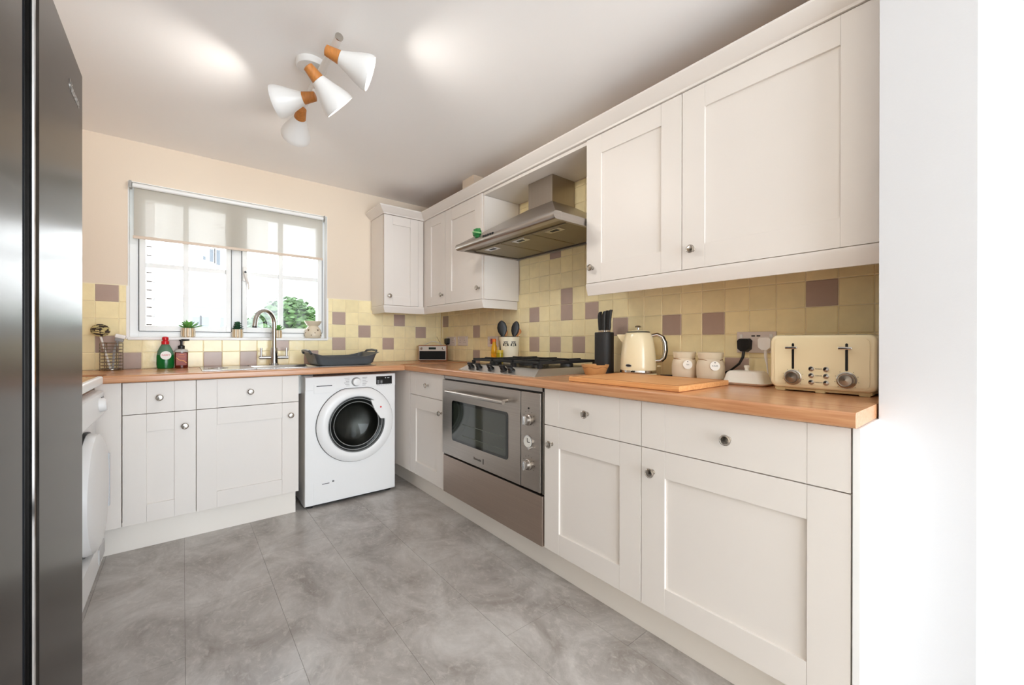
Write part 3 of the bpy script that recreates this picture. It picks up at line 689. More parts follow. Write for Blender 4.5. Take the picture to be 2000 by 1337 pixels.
for ya, yb, cs in ((-1.315, -1.50, ((-.42, -1.42), (-.20, -1.42))), (-1.515, -1.685, ((-.31, -1.60),)), (-1.70, -1.895, ((-.42, -1.79), (-.20, -1.79)))):
    g = MB(); z0, z1 = zt + .022, zt + .036; xa, xb = -.505, -.09
    g.box(xa, xb, ya - .006, ya + .006, z0, z1, .002).box(xa, xb, yb - .006, yb + .006, z0, z1, .002).box(xa - .006, xa + .006, yb, ya, z0, z1, .002).box(xb - .006, xb + .006, yb, ya, z0, z1, .002)
    if len(cs) > 1: g.box(-.316, -.304, yb, ya, z0, z1, .002)
    for (bx, by) in cs:
        for dx_, dy_ in ((1, 0), (-1, 0), (0, 1), (0, -1)):
            if dx_: e1 = (xa if bx < -.31 else -.31) if dx_ < 0 else (-.31 if bx < -.31 else xb)
            if len(cs) == 1 and dx_: e1 = xa if dx_ < 0 else xb
            if dx_: g.box(bx + dx_ * .02, e1, by - .005, by + .005, z0, z1 + .005, .0015)
            else: g.box(bx - .005, bx + .005, by + dy_ * .02, ya if dy_ > 0 else yb, z0, z1 + .005, .0015)
    for x in (xa, xb):
        for y in (ya, yb): g.box(x - .008, x + .008, y - .008, y + .008, zt + .001, z0 + .002)
    part('pan_support', g, IRON, t)

# ------------------------------------------------------------------ cooker hood
hy0, hy1 = U3 + .006, -1.143
t = thing('cooker_hood', 'stainless steel chimney cooker hood above the hob', 'cooker hood', (-.26, -1.575, 1.65))
part('chimney', MB().box(-.2, -.009, -1.673, -1.463, 1.893, 2.051, .001), mat('chimney_steel', (168, 158, 146), .34, 1, var=.04, vscale=3, stretch=(60, 60, 1)), t)
part('canopy', MB().ring_skin([rect(-.515, -.009, hy0 + .006, hy1 - .006, 1.690), rect(-.2, -.009, -1.673, -1.463, 1.894)]), STEELH, t, 20)
lp = []
for i in range(9):
    a = -PI / 2 + PI * i / 8; lp.append((-.512 - .020 * math.cos(a), 1.670 + .020 * math.sin(a)))
lip = MB().prism(lp + [(-.48, 1.690), (-.48, 1.650)], 1, hy0, hy1)
lip.box(-.48, -.009, hy0, hy0 + .02, 1.650, 1.690, .003).box(-.48, -.009, hy1 - .02, hy1, 1.650, 1.690, .003).box(-.03, -.009, hy0, hy1, 1.650, 1.690)
part('rim', lip, STEEL, t)
part('underside', MB().box(-.485, -.03, hy0 + .02, hy1 - .02, 1.664, 1.676), mat('hood_inner', (150, 138, 122), .35, 1), t, 0)
fw_ = (hy1 - hy0 - .06) / 3
for i in range(3):
    a = hy0 + .03 + i * fw_
    fl_ = part('grease_filter', MB().box(-.40, -.05, a + .004, a + fw_ - .004, 1.656, 1.665, .003), mat('filter_mesh', (150, 140, 118), .42, 1, bump=.3, bscale=300), t)
    la = part('latch', MB().box(-.385, -.335, a + fw_ / 2 - .055, a + fw_ / 2 + .055, 1.654, 1.657, .001), CHROME, fl_)
    part('latch_slot', MB().box(-.372, -.35, a + fw_ / 2 - .025, a + fw_ / 2 + .025, 1.6528, 1.6542), BLACK, la, 0)
bx_ = MB()
for i in range(5):
    y = -1.452 - i * .022; bx_.box(-.5345, -.529, y - .007, y + .007, 1.672, 1.684, .001)
part('push_buttons', bx_, BLACK, t)
part('drip_rail', MB().box(-.036, -.03, hy0 + .02, hy1 - .02, 1.646, 1.651), CHROME, t, 0)
gt = thing('green_ornament', 'small green striped ornament resting on the cooker hood edge', 'ornament', (-.49, -1.355, 1.705))
def lumpy(c, r, seed):
    mb = MB().sphere(c, r[0], r[1], r[2], 20, 12); rr = random.Random(seed)
    for v in mb.bm.verts:
        d = v.co - Vector(c); v.co = Vector(c) + d * (1 + .12 * math.sin(d.z * 420) + .05 * rr.uniform(-1, 1))
    return mb
part('body', lumpy((-.508, -1.352, 1.7225), (.020, .038, .027), 3), mat('ornament_green', (28, 112, 52), .4), gt)
part('stripe', MB().tube([(-.508 + .021 * math.cos(a), -1.352 + .039 * math.sin(a), 1.7245 + .01 * math.sin(a)) for a in [i * 2 * PI / 20 for i in range(20)]], .003, 6, closed=True), mat('ornament_light', (150, 200, 140), .4), gt)

# ------------------------------------------------------------------ ceiling spotlight
t = thing('ceiling_spotlight', 'white four head spotlight bar with wooden necks on the ceiling', 'ceiling light', (-1.425, -1.43, CEIL))
LW = mat('lamp_white', (236, 235, 233), .35)
part('ceiling_plate', MB().lathe([(.062, 0), (.062, -.020), (.058, -.026), (0, -.026)], (-1.43, -1.43, CEIL), seg=36, cap1=False), LW, t)
BARX, BARZ = -1.405, 2.235
bar = part('bar', MB().tube([(BARX, -1.745, BARZ), (BARX, -1.115, BARZ)], .0145, 14), LW, t)
part('bar_stem', MB().tube([(-1.425, -1.43, CEIL - .02), (BARX, -1.43, BARZ)], .009, 10), LW, bar)
part('bar_cap', MB().tube([(BARX, -1.748, BARZ), (BARX, -1.744, BARZ)], .015, 14), NICKEL, bar)
def head_axis(a, px, py, deg):
    C_ = Vector((CX, CY, CZ)); r_ = ray(px, py).normalized(); q = C_ + r_ * (a - C_).dot(r_)
    side_ = (q - a).normalized(); tow = (C_ - a).normalized(); tow = (tow - side_ * tow.dot(side_)).normalized()
    return side_ * math.cos(math.radians(deg)) + tow * math.sin(math.radians(deg)), (q - a).length
heads = [(-1.66, on(2, 2.19, 635, 97), (720, 143), 8), (-1.48, on(2, 2.165, 600, 128), (661, 206), 3),
         (-1.36, on(2, 2.16, 617, 188), (541, 199), -14), (-1.20, on(2, 2.165, 590, 212), (577, 268), -42)]
for yb, a, mp_, dg_ in heads:
    ax, len_ = head_axis(a, *mp_, dg_); n0 = a; Ln = .172
    nk = part('head', MB().lathe([(.0125, 0), (.0195, .003), (.0255, .052), (.0255, .054)], n0, ax, 20), WOODL, t)
    sh = part('lamp_shade', MB().lathe([(.020, .054), (.0265, .055), (.030, .066), (.042, .095), (.055, .125), (.0635, .148), (.0665, .162), (.065, Ln), (.0635, Ln), (.0645, .162), (.0615, .148), (.053, .125), (.040, .095), (.026, .07), (.010, .062)], n0, ax, 32, cap0=False, cap1=True), LW, nk, 50)
    mid = n0 + ax * .026
    part('swivel_arm', MB().tube([(BARX, yb, BARZ), (BARX, yb, BARZ - .03), tuple(mid)], .006, 10), LW, nk)
    bp_ = n0 + ax * .115
    part('bulb', MB().sphere(tuple(n0 + ax * .105), .022, seg=16, rings=10), mat('bulb_glow', (255, 232, 205), .3, emit=6), nk)
    l = bpy.data.lights.new('spot_bulb', 'SPOT'); l.energy = 13; l.color = (1, .95, .89); l.shadow_soft_size = .03; l.spot_size = math.radians(130); l.spot_blend = .8
    lo = bpy.data.objects.new('spot_bulb', l); COL.objects.link(lo); lo.location = n0 + ax * .125; lo.rotation_euler = ax.to_track_quat('-Z', 'Y').to_euler()
# ------------------------------------------------------------------ sink and tap
SINKM = mat('sink_steel', (190, 190, 188), .22, 1)
t = thing('sink', 'stainless steel inset sink under the window', 'sink', (-1.29, -.29, ZT))
zr = ZT + .005
part('rim_plate', MB().box(SX0, BX0, SY1, SY0, ZT, zr, .002).box(BX1, SX1, SY1, SY0, ZT, zr, .002).box(BX0 - .01, BX1 + .01, SY1, BY1, ZT, zr, .002).box(BX0 - .01, BX1 + .01, BY0, SY0, ZT, zr, .002), SINKM, t)
b0 = .02
part('bowl', MB().ring_skin([rect(BX0 + .001, BX1 - .001, BY1 + .001, BY0 - .001, zr - .001), rect(BX0 + b0, BX1 - b0, BY1 + b0, BY0 - b0, ZT - .03), rect(BX0 + b0 + .01, BX1 - b0 - .01, BY1 + b0 + .01, BY0 - b0 - .01, ZT - .17)], True, False, True), SINKM, t)
part('waste_ring', MB().lathe([(.052, 0), (.05, .004), (.036, .003), (.03, .001), (0, .001)], (-1.70, -.29, zr), seg=32, cap1=False), CHROME, t)
dg = MB()
for i in range(6): dg.box(-1.10, -.84, -.16 - i * .05, -.152 - i * .05, zr, zr + .003, .001)
part('drainer_ribs', dg, SINKM, t)
t = thing('kitchen_tap', 'chrome swan neck mixer tap with two levers at the sink', 'tap', (-1.372, -.105, zr))
tx, ty = -1.372, -.105
part('body', MB().lathe([(.030, 0), (.030, .006), (.025, .012), (.0235, .05), (.0235, .115), (.020, .12), (0, .12)], (tx, ty, zr), seg=24, cap1=False), CHROME, t)
ex, ey = -1.50, -.235
pts = [(tx, ty, zr + .11), (tx, ty, 1.20)]
for i in range(1, 15):
    a = PI * .93 * i / 14; k_ = (1 - math.cos(a)) / 2
    pts.append((tx + (ex - tx) * k_, ty + (ey - ty) * k_, 1.20 + .085 * math.sin(a)))
lx = Vector(pts[-1]); pts.append(tuple(lx + Vector((-.006, -.006, -.045))))
part('spout', MB().tube(pts, .0135, 14), CHROME, t)
part('nozzle', MB().tube([tuple(lx + Vector((-.006, -.006, -.043))), tuple(lx + Vector((-.0065, -.0065, -.052)))], .0135, 14), mat('nozzle_dark', (70, 70, 70), .4, .5), t)
for s in (-1, 1):
    lv = part('lever', MB().tube([(tx + s * .02, ty, zr + .052), (tx + s * .088, ty, zr + .052)], .0115, 14), CHROME, t)
    part('lever_handle', MB().tube([(tx + s * .078, ty, zr + .055), (tx + s * .078, ty, zr + .118)], [.0065, .0075], 12), CHROME, lv)

# --- grey washing up bowl / drainer tray
t = thing('dish_drainer', 'grey plastic dish drainer with raised handles beside the sink', 'dish drainer', (-.97, -.30, zr))
def rr2(x0, x1, y0, y1, z, r=.03, n=4, lift=0):
    pts = []
    for cx_, cy_, a0 in ((x1 - r, y1 - r, 0), (x0 + r, y1 - r, PI / 2), (x0 + r, y0 + r, PI), (x1 - r, y0 + r, 1.5 * PI)):
        for i in range(n + 1):
            a = a0 + PI / 2 * i / n; pts.append([cx_ + r * math.cos(a), cy_ + r * math.sin(a), z])
    # lift ends (along x) and keep the long sides low
    xm, hw = (x0 + x1) / 2, (x1 - x0) / 2
    out = []
    m = len(pts)
    for i in range(m):
        a, b = pts[i], pts[(i + 1) % m]
        out.append(a)
        d = math.dist(a, b)
        kk = int(d / .03)
        for j in range(1, kk): out.append([a[0] + (b[0] - a[0]) * j / kk, a[1] + (b[1] - a[1]) * j / kk, z])
    for p in out:
        u = abs(p[0] - xm) / hw; p[2] += lift * max(0, (u - .45) / .55) ** 1.6
    return out
rings = [rr2(-1.155, -.80, -.435, -.135, zr + .003), rr2(-1.165, -.79, -.445, -.125, zr + .03, lift=.002), rr2(-1.195, -.765, -.462, -.108, zr + .060, lift=.026), rr2(-1.207, -.753, -.472, -.098, zr + .060, lift=.028)]
inner = [rr2(-1.190, -.770, -.458, -.112, zr + .059, lift=.024), rr2(-1.165, -.79, -.44, -.13, zr + .012)]
def same(rg):
    n = max(len(r) for r in rg)
    return [[r[int(i * len(r) / n)] for i in range(n)] for r in rg]
part('tray', MB().ring_skin(same(rings[:4] + [inner[0]] + [inner[1]]), True, True, True), GREYP, t, 50)
for s, x in ((-1, -1.198), (1, -.762)):
    part('end_handle', MB().tube([(x, -.40, zr + .080), (x + s * .010, -.385, zr + .098), (x + s * .013, -.285, zr + .102), (x + s * .010, -.185, zr + .098), (x, -.17, zr + .080)], .008, 8), GREYP, t)

# --- bottles by the window
t = thing('washing_up_liquid', 'green washing up liquid bottle with red cap', 'bottle', (-1.953, -.065, ZT))
GL = mat('green_liquid', (16, 120, 52), .12, trans=.25); GU = mat('green_clear_plastic', (120, 170, 140), .15, trans=.5)
part('lower_body', MB().lathe([(.033, 0), (.040, .004), (.0425, .03), (.042, .075), (.041, .085)], (-1.953, -.065, ZT), seg=28, sy=.6), GL, t)
part('upper_body', MB().lathe([(.041, .085), (.037, .108), (.029, .128), (.021, .145), (.016, .152)], (-1.953, -.065, ZT), seg=28, sy=.6), GU, t)
part('cap', MB().lathe([(.019, .150), (.019, .168), (.013, .172), (.0125, .176), (.016, .178), (.016, .192), (.009, .197), (0, .197)], (-1.953, -.065, ZT), seg=24, cap1=False), REDP, t)
cdir = Vector((CX + 1.953, CY + .065, 0)).normalized()
lb = part('label', MB().lathe([(.026, 0), (.026, .0015), (.024, .002)], Vector((-1.953, -.065, ZT + .082)) + Vector((.003, -.0262, 0)), (.12, -1, 0), 28, sx=1, sy=1), mat('label_white', (242, 242, 238), .4), t)
text('brand_name', 'FAIRY', .0155, mat('label_red', (196, 24, 36), .4), lb, look((-1.9497, -.0935, ZT + .083), (.12, -1, 0), (1, .12, 0)))
t = thing('hand_soap', 'brown hand soap bottle with black pump', 'bottle', (-1.876, -.062, ZT))
part('bottle', MB().lathe([(.030, 0), (.033, .004), (.0335, .105), (.031, .114), (.018, .120), (.014, .124)], (-1.876, -.062, ZT), seg=28, sy=.62), mat('soap_amber', (112, 44, 26), .14, trans=.2), t)
part('shoulder_band', MB().lathe([(.0338, .100), (.0335, .108), (.031, .115), (.018, .1205)], (-1.876, -.062, ZT), seg=28, sy=.63, cap0=False, cap1=False), mat('clear_grey', (190, 190, 186), .2), t)
lb = part('label', MB().box(-1.902, -1.850, -.0846, -.0826, ZT + .018, ZT + .095, .0005), mat('soap_label', (146, 52, 30), .35), t)
part('label_swirl', MB().tube([(-1.901, -.0855, ZT + .066), (-1.885, -.0855, ZT + .05), (-1.866, -.0855, ZT + .047), (-1.851, -.0855, ZT + .033)], .0032, 6), mat('swirl_peach', (236, 170, 120), .4), lb)
part('label_text_lines', MB().box(-1.886, -1.862, -.0852, -.0846, ZT + .083, ZT + .087).box(-1.892, -1.858, -.0852, -.0846, ZT + .070, ZT + .073), mat('swirl_gold', (214, 120, 60), .4), lb, 0)
part('pump', MB().lathe([(.017, .122), (.017, .140), (.012, .143), (.006, .146), (.006, .168), (.011, .170), (.011, .178), (0, .180)], (-1.876, -.062, ZT), seg=20, cap1=False), BLACK, t)
part('pump_nozzle', MB().tube([(-1.876, -.062, ZT + .175), (-1.836, -.066, ZT + .177)], [.0075, .004], 10), BLACK, t)

# --- wire caddy with brushes
t = thing('wire_caddy', 'chrome wire caddy standing in the window corner', 'caddy', (-2.19, -.08, ZT))
WIRE = mat('wire_chrome', (150, 146, 140), .2, 1)
cx_, cy_, cr = -2.190, -.078, .048
for i in range(9):
    z = ZT + .010 + i * .0185
    part('wire_ring', MB().tube([(cx_ + cr * math.cos(a), cy_ + cr * math.sin(a), z) for a in [k * 2 * PI / 24 for k in range(24)]], .0024 if i < 8 else .0032, 6, closed=True), WIRE, t)
for i in range(6):
    a = i * PI / 3; part('wire_upright', MB().tube([(cx_ + cr * math.cos(a), cy_ + cr * math.sin(a), ZT), (cx_ + cr * math.cos(a), cy_ + cr * math.sin(a), ZT + .160)], .002, 6), WIRE, t)
part('base', MB().lathe([(cr, 0), (cr, .003)], (cx_, cy_, ZT + .005), seg=24), WIRE, t)
t = thing('dish_mop', 'round brown and cream dish mop standing in the wire caddy', 'brush', (-2.2, -.078, ZT + .01))
top = Vector((-2.236, -.075, 1.138))
dk, lt = MB(), MB()
rr = random.Random(4)
for i in range(16):
    ax_ = Vector((rr.uniform(-.5, .5), rr.uniform(-.5, .5), 1)).normalized() if i % 3 else Vector((rr.uniform(-1, 1), rr.uniform(-1, 1), rr.uniform(-.3, .3))).normalized()
    h_ = rr.uniform(-.024, .024); R_ = math.sqrt(.036 ** 2 - h_ * h_); M = look(tuple(top + ax_ * h_), ax_)
    p_ = [M @ Vector((R_ * math.cos(a), R_ * math.sin(a), 0)) for a in [k * 2 * PI / 20 for k in range(20)]]
    p_ = [top + Vector(((q - top).x, (q - top).y, (q - top).z * .85)) for q in p_]
    (dk if i % 2 else lt).tube(p_, .0062, 6, closed=True)
part('dark_strands', dk.sphere(tuple(top), .031, .031, .027, 14, 8), mat('mop_dark', (58, 44, 36), .7), t)
part('cream_strands', lt, mat('mop_cream', (206, 190, 132), .7), t)
part('handle', MB().tube([tuple(top - Vector((0, 0, .03))), (-2.195, -.08, ZT + .012)], .005, 8), WHITEP, t)
t = thing('dish_brush', 'white plastic dish brush leaning in the wire caddy', 'brush', (-2.17, -.085, ZT + .01))
part('head', MB().box(-.024, .024, -.016, .016, -.010, .014, .007).xf(Matrix.Translation((-2.152, -.088, 1.102)) @ Matrix.Rotation(.25, 4, 'Y')), WHITEP, t)
part('bristles', MB().box(-.019, .019, -.012, .012, -.028, -.009, .003).xf(Matrix.Translation((-2.152, -.088, 1.102)) @ Matrix.Rotation(.25, 4, 'Y')), mat('bristle_grey', (150, 150, 150), .8), t)
part('handle', MB().tube([(-2.16, -.086, 1.095), (-2.178, -.08, 1.02), (-2.185, -.078, ZT + .012)], [.007, .006, .005], 8), mat('brush_handle', (176, 178, 180), .4), t)

# --- succulents on the sill
SZ = WZ0 + .012
def leafs(c, n_l, L0, spread, up, wid, seed):
    mb = MB(); rr = random.Random(seed)
    for i in range(n_l):
        a = i * 2.399 + rr.uniform(-.2, .2); k_ = i / n_l
        el = up + (1.35 - up) * k_; L_ = L0 * (1 - .35 * k_) * rr.uniform(.9, 1.1)
        d = Vector((math.cos(a) * math.cos(el), math.sin(a) * math.cos(el), math.sin(el)))
        M = look(c, d); rings = []
        for s_, w_ in ((0, .45), (.3, .95), (.6, 1), (.85, .55), (1, .04)):
            rings.append([M @ Vector((math.cos(q) * wid * w_, math.sin(q) * wid * .45 * w_, L_ * s_)) for q in [j * PI / 3 for j in range(6)]])
        mb.ring_skin(rings)
    return mb
def pot(name, x, y, r, h, lab):
    t = thing(name, lab, 'plant', (x, y, SZ))
    part('pot', MB().lathe([(r * .8, 0), (r, h * .12), (r * 1.02, h * .5), (r * .96, h), (r * .85, h), (r * .85, h * .85), (0, h * .85)], (0, 0, 0), seg=36, cap1=False), STRIPE, t, 35, True)
    part('soil', MB().lathe([(r * .84, 0), (0, .002)], (0, 0, h * .86), seg=20, cap1=False), mat('soil', (60, 46, 36), .9), t, 35, True)
    return t
t = pot('succulent', -1.842, .022, .037, .060, 'light green spiky succulent in a striped pot on the sill')
part('leaves', leafs(Vector((0, 0, .056)), 22, .082, 1, .30, .0072, 1), GREEN, t, 40, True)
t = pot('succulent', -1.574, .024, .033, .058, 'dark green tall succulent in a striped pot by the mullion')
lf = MB()
for j in range(4):
    m2 = leafs(Vector((0, 0, .054 + j * .014)), 12, .040 - j * .005, 1, .25, .0088, 20 + j)
    me_ = m2.mesh('tmp'); lf.bm.from_mesh(me_); bpy.data.meshes.remove(me_)
part('leaves', lf, DGREEN, t, 40, True)
t = pot('succulent', -1.334, .024, .033, .056, 'green succulent in a striped pot behind the tap')
part('leaves', leafs(Vector((0, 0, .052)), 17, .066, 1, .40, .0075, 9), GREEN, t, 40, True)
# --- oil burner
t = thing('oil_burner', 'cream ceramic oil burner with pierced hearts on the sill', 'oil burner', (-1.092, .022, SZ))
part('body', MB().lathe([(.050, 0), (.058, .012), (.060, .030), (.055, .058), (.042, .082), (.034, .092)], (0, 0, 0), seg=36), CERAM, t, 40, True)
part('dish', MB().lathe([(.030, .088), (.044, .100), (.056, .118), (.060, .130), (.055, .130), (.048, .118), (.03, .108), (0, .106)], (0, 0, 0), seg=36, cap1=False), CERAM, t, 40, True)
hm = mat('pierced_dark', (96, 70, 44), .8)
for i in range(14):
    a = -PI / 2 + (i - 4) * .42; row = i % 3; z = (.022, .040, .060)[row]; R_ = (.0597, .0588, .0542)[row]
    M = look((R_ * math.cos(a), R_ * math.sin(a), z), (math.cos(a), math.sin(a), .1 + .25 * (row == 2)))
    s_ = .0045 if row != 2 else .007
    part('pierced_hole', MB().ring_skin([[M @ Vector((px_ * s_, py_ * s_, zz)) for px_, py_ in ((0, -1), (.9, .3), (.6, .9), (0, .55), (-.6, .9), (-.9, .3))] for zz in (-.002, .0012)]), hm, t, 0, True)

# ------------------------------------------------------------------ things along the hob wall
def socket(name, lab, ya, yb, za, zb, twin=True, usb=False):
    t = thing(name, lab, 'socket', (-.007, (ya + yb) / 2, za))
    part('plate', MB().box(-.015, -.0066, ya, yb, za, zb, .002), mat('socket_white', (226, 214, 206), .35), t)
    m_ = (ya + yb) / 2; w = abs(yb - ya)
    sw = (max(ya, yb) - .018, min(ya, yb) + .018) if twin else (m_,)
    for y in sw: part('switch', MB().box(-.018, -.0145, y - .006, y + .006, zb - .026, zb - .010, .001), WHITEP, t)
    if usb:
        for y in (m_ + .010, m_ - .010): part('usb_port', MB().box(-.0156, -.0149, y - .007, y + .007, zb - .020, zb - .015), BLACK, t, 0)
    for y in ((m_ + .035, m_ - .035) if w > .1 else (m_,)):
        pm = MB()
        pm.box(-.0155, -.0149, y - .0025, y + .0025, za + .042, za + .049).box(-.0155, -.0149, y - .013, y - .007, za + .026, za + .030).box(-.0155, -.0149, y + .007, y + .013, za + .026, za + .030)
        part('pin_holes', pm, BLACK, t, 0)
    return t
socket('wall_socket', 'white double socket with ports beside the toaster', -2.762, -2.612, 1.031, 1.119, True, True)
socket('wall_socket', 'white socket with black plug next to the radio', -.287, -.127, 1.041, 1.121, True)
sp = socket('wall_socket', 'white fused switch plate right of the radio plug', -.475, -.318, 1.043, 1.123, True)
ck_ = socket('cooker_switch', 'white cooker switch plate behind the oil bottle', -.905, -.768, 1.038, 1.118, True)
part('red_switch', MB().box(-.019, -.0145, -.835, -.812, 1.060, 1.100, .001), mat('switch_red', (150, 30, 60), .35), ck_)
# black kettle plug and lead
def plug(t, y, z, m, white=False):
    part('plug', MB().ring_skin([[(-.0155, y + a, z + b) for a, b in ((-.026, .018), (-.018, .027), (.018, .027), (.026, .018), (.024, -.018), (.010, -.030), (-.010, -.030), (-.024, -.018))],
                                 [(-.045, y + a * .9, z + b * .9) for a, b in ((-.026, .018), (-.018, .027), (.018, .027), (.026, .018), (.024, -.018), (.010, -.030), (-.010, -.030), (-.024, -.018))]]), m, t, 30)
t = thing('kettle_lead', 'black plug with cable curving behind the canisters', 'cable', (-.03, -2.645, 1.03))
plug(t, -2.648, 1.064, BLACK)
part('cable', MB().tube([(-.036, -2.648, 1.036), (-.042, -2.647, 1.012), (-.046, -2.635, .985), (-.046, -2.60, .955), (-.038, -2.555, .935), (-.024, -2.50, .922), (-.02, -2.40, .914), (-.022, -2.33, .9125), (-.045, -2.27, .9125)], [.0065, .006, .005] + [.0042] * 6, 8), BLACK, t)
t = thing('toaster_lead', 'white plug with cable dropping behind the toaster', 'cable', (-.03, -2.735, 1.03))
plug(t, -2.728, 1.070, WHITEP)
part('cable', MB().tube([(-.034, -2.730, 1.042), (-.036, -2.732, 1.012), (-.037, -2.737, .98), (-.04, -2.742, .94), (-.05, -2.76, .912)], [.0065, .006, .0028, .0025, .0025], 8), WHITEP, t)
t = thing('radio_lead', 'black plug with cable hanging beside the radio', 'cable', (-.03, -.16, 1.03))
plug(t, -.165, 1.08, BLACK)
part('cable', MB().tube([(-.034, -.165, 1.052), (-.032, -.162, 1.02), (-.028, -.150, .98), (-.026, -.140, .94), (-.05, -.118, .913)], [.006, .005, .003, .003, .003], 8), BLACK, t)

# --- toaster
tyc = -2.963; tfx = -.252; tw = .143
t = thing('toaster', 'cream four slice toaster with chrome dials at the worktop end', 'toaster', (-.14, tyc, ZT))
def rr_yz(hw, z0, z1, r, n=6, top_r=None):
    return rrect(tyc - hw, tyc + hw, z0, z1, r, n)
secs = []
for x, ins in ((tfx, .010), (tfx + .004, .003), (tfx + .010, 0), (-.045, 0), (-.038, .004), (-.034, .012)):
    secs.append([(x, p[0], p[1]) for p in rrect(tyc - tw + ins, tyc + tw - ins, .920 + ins, 1.100 - ins, .022, 6)])
bd = part('body', MB().ring_skin(secs), CREAME, t, 40)
part('front_panel', MB().prism(rrect(tyc - tw + .016, tyc + tw - .016, .934, 1.086, .012, 5), 0, tfx - .003, tfx + .004), CREAME, t, 30)
part('base_skirt', MB().box(tfx + .012, -.045, tyc - tw + .012, tyc + tw - .012, .912, .924, .003), mat('toaster_base', (206, 186, 140), .4), t)
for x in (tfx + .018, -.07):
    for y in (tyc - tw + .03, tyc, tyc + tw - .03): part('foot', MB().box(x - .008, x + .008, y - .014, y + .014, ZT, .922, .003), mat('toaster_base', (0, 0, 0)), t)
for y in (tyc + .072, tyc - .072):
    part('lever_slot', MB().prism(rrect(y - .0035, y + .0035, .985, 1.072, .003, 3), 0, tfx - .0038, tfx), BLACK, t)
    lv = part('lever', MB().box(tfx - .022, tfx - .003, y - .004, y + .004, 1.052, 1.060, .001), CHROME, t)
    part('lever_tab', MB().box(tfx - .026, tfx - .019, y - .018, y + .018, 1.052, 1.061, .003), CHROME, lv)
    dl = part('dial', MB().lathe([(.026, 0), (.026, .003), (.023, .005), (.022, .014), (.019, .017), (.016, .0165), (0, .0185)], (tfx - .003, y, .957), (-1, 0, 0), 32, cap1=False), NICKEL, t)
    dm = MB()
    for i in range(9):
        a = math.radians(-135 + i * 33.75); dm.box(tfx - .0036, tfx - .003, y + .030 * math.sin(a) - .0008, y + .030 * math.sin(a) + .0008, .957 + .030 * math.cos(a) - .0008, .957 + .030 * math.cos(a) + .0008)
    part('dial_marks', dm, BLACK, t, 0)['kind'] = 'stuff'
for i, (z, tx_) in enumerate(((.988, 'REHEAT'), (.966, 'CANCEL'), (.944, 'DEFROST'))):
    for y in (tyc + .020, tyc - .020):
        bt = part('button', MB().lathe([(.0082, 0), (.0082, .002), (.0066, .003)], (tfx - .003, y, z), (-1, 0, 0), 18), NICKEL, t)
        part('button_face', MB().lathe([(.006, 0), (.0055, .003), (0, .0035)], (tfx - .005, y, z), (-1, 0, 0), 16, cap1=False), CHROME, bt)
    text('button_text', tx_, .0052, BLACK, t, look((tfx - .0033, tyc, z), (-1, 0, 0), (0, -1, 0)), .0002)
for y in (tyc + .072, tyc - .072):
    part('bread_slot', MB().box(tfx + .05, -.06, y - .040, y - .012, 1.098, 1.1012).box(tfx + .05, -.06, y + .012, y + .040, 1.098, 1.1012), BLACK, t, 0)

# --- butter dish
t = thing('butter_dish', 'white ceramic butter dish with knobbed lid', 'butter dish', (-.12, -2.68, ZT))
def rbox(cx, cy, hx, hy, r, z): return [(p[0] + cx, p[1] + cy, z) for p in rrect(-hx, hx, -hy, hy, r, 5)]
part('dish', MB().ring_skin([rbox(-.122, -2.694, .062, .080, .02, ZT), rbox(-.122, -2.694, .072, .092, .026, ZT + .008), rbox(-.122, -2.694, .074, .094, .027, ZT + .011), rbox(-.122, -2.694, .068, .088, .024, ZT + .009)]), WCERAM, t, 45)
ld = part('lid', MB().ring_skin([rbox(-.122, -2.694, .056, .076, .022, ZT + .009), rbox(-.122, -2.694, .054, .074, .024, ZT + .016), rbox(-.122, -2.694, .047, .065, .024, ZT + .046), rbox(-.122, -2.694, .040, .057, .022, ZT + .053), rbox(-.122, -2.694, .030, .045, .02, ZT + .055)]), WCERAM, t, 45)
part('lid_knob', MB().lathe([(.008, 0), (.007, .008), (.010, .015), (.011, .019), (.008, .022), (0, .0225)], (-.122, -2.694, ZT + .054), seg=20, cap1=False), WCERAM, ld)

# --- canisters
def canister(x, y, R_, H, lab, word, ang):
    t = thing('canister', lab, 'canister', (x, y, ZT), group=None)
    part('jar', MB().lathe([(R_ * .80, 0), (R_ * .92, .006), (R_, H * .22), (R_ * 1.0, H * .52), (R_ * .93, H * .68), (R_ * .82, H * .745), (R_ * .80, H * .78), (R_ * .7, H * .78)], (0, 0, 0), seg=40), CERAM, t, 45, True)
    part('lid', MB().lathe([(R_ * .82, H * .775), (R_ * .86, H * .80), (R_ * .92, H * .95), (R_ * .92, H * .99), (R_ * .84, H), (0, H * .985)], (0, 0, 0), seg=40, cap1=False), mat('canister_lid', (232, 222, 198), .3), t, 45, True)
    part('cord', MB().tube([(R_ * .83 * math.cos(a), R_ * .83 * math.sin(a), H * .755 - (.008 * max(0, math.cos(a - ang)) ** 4)) for a in [k * 2 * PI / 30 for k in range(30)]], .0016, 6, closed=True), mat('jute_cord', (150, 112, 70), .8), t, 40, True)
    c = Vector((R_ * 1.0 * math.cos(ang), R_ * 1.0 * math.sin(ang), H * .55)) * 1.0; c.x *= 1.03; c.y *= 1.03
    n_ = Vector((math.cos(ang), math.sin(ang), .12))
    tg = part('tag', MB().lathe([(.0195, 0), (.0195, .003)], c, n_, 28), WCERAM, t, 40, True)
    M = WM[t.name] @ look(c + n_.normalized() * .0033, n_)
    text('tag_word', word, .0075, BLACK, tg, M, .0001)
    part('tag_hole', MB().lathe([(.0022, 0), (.0022, .0006)], c + n_.normalized() * .003 + Vector((0, 0, .0135)), n_, 10), BLACK, tg, 40, True)
cam_ang = math.atan2(CY + 2.4, CX + .12)
canister(-.105, -2.425, .053, .124, 'cream ceramic canister with round tag beside the kettle', 'TEA', cam_ang + .22)
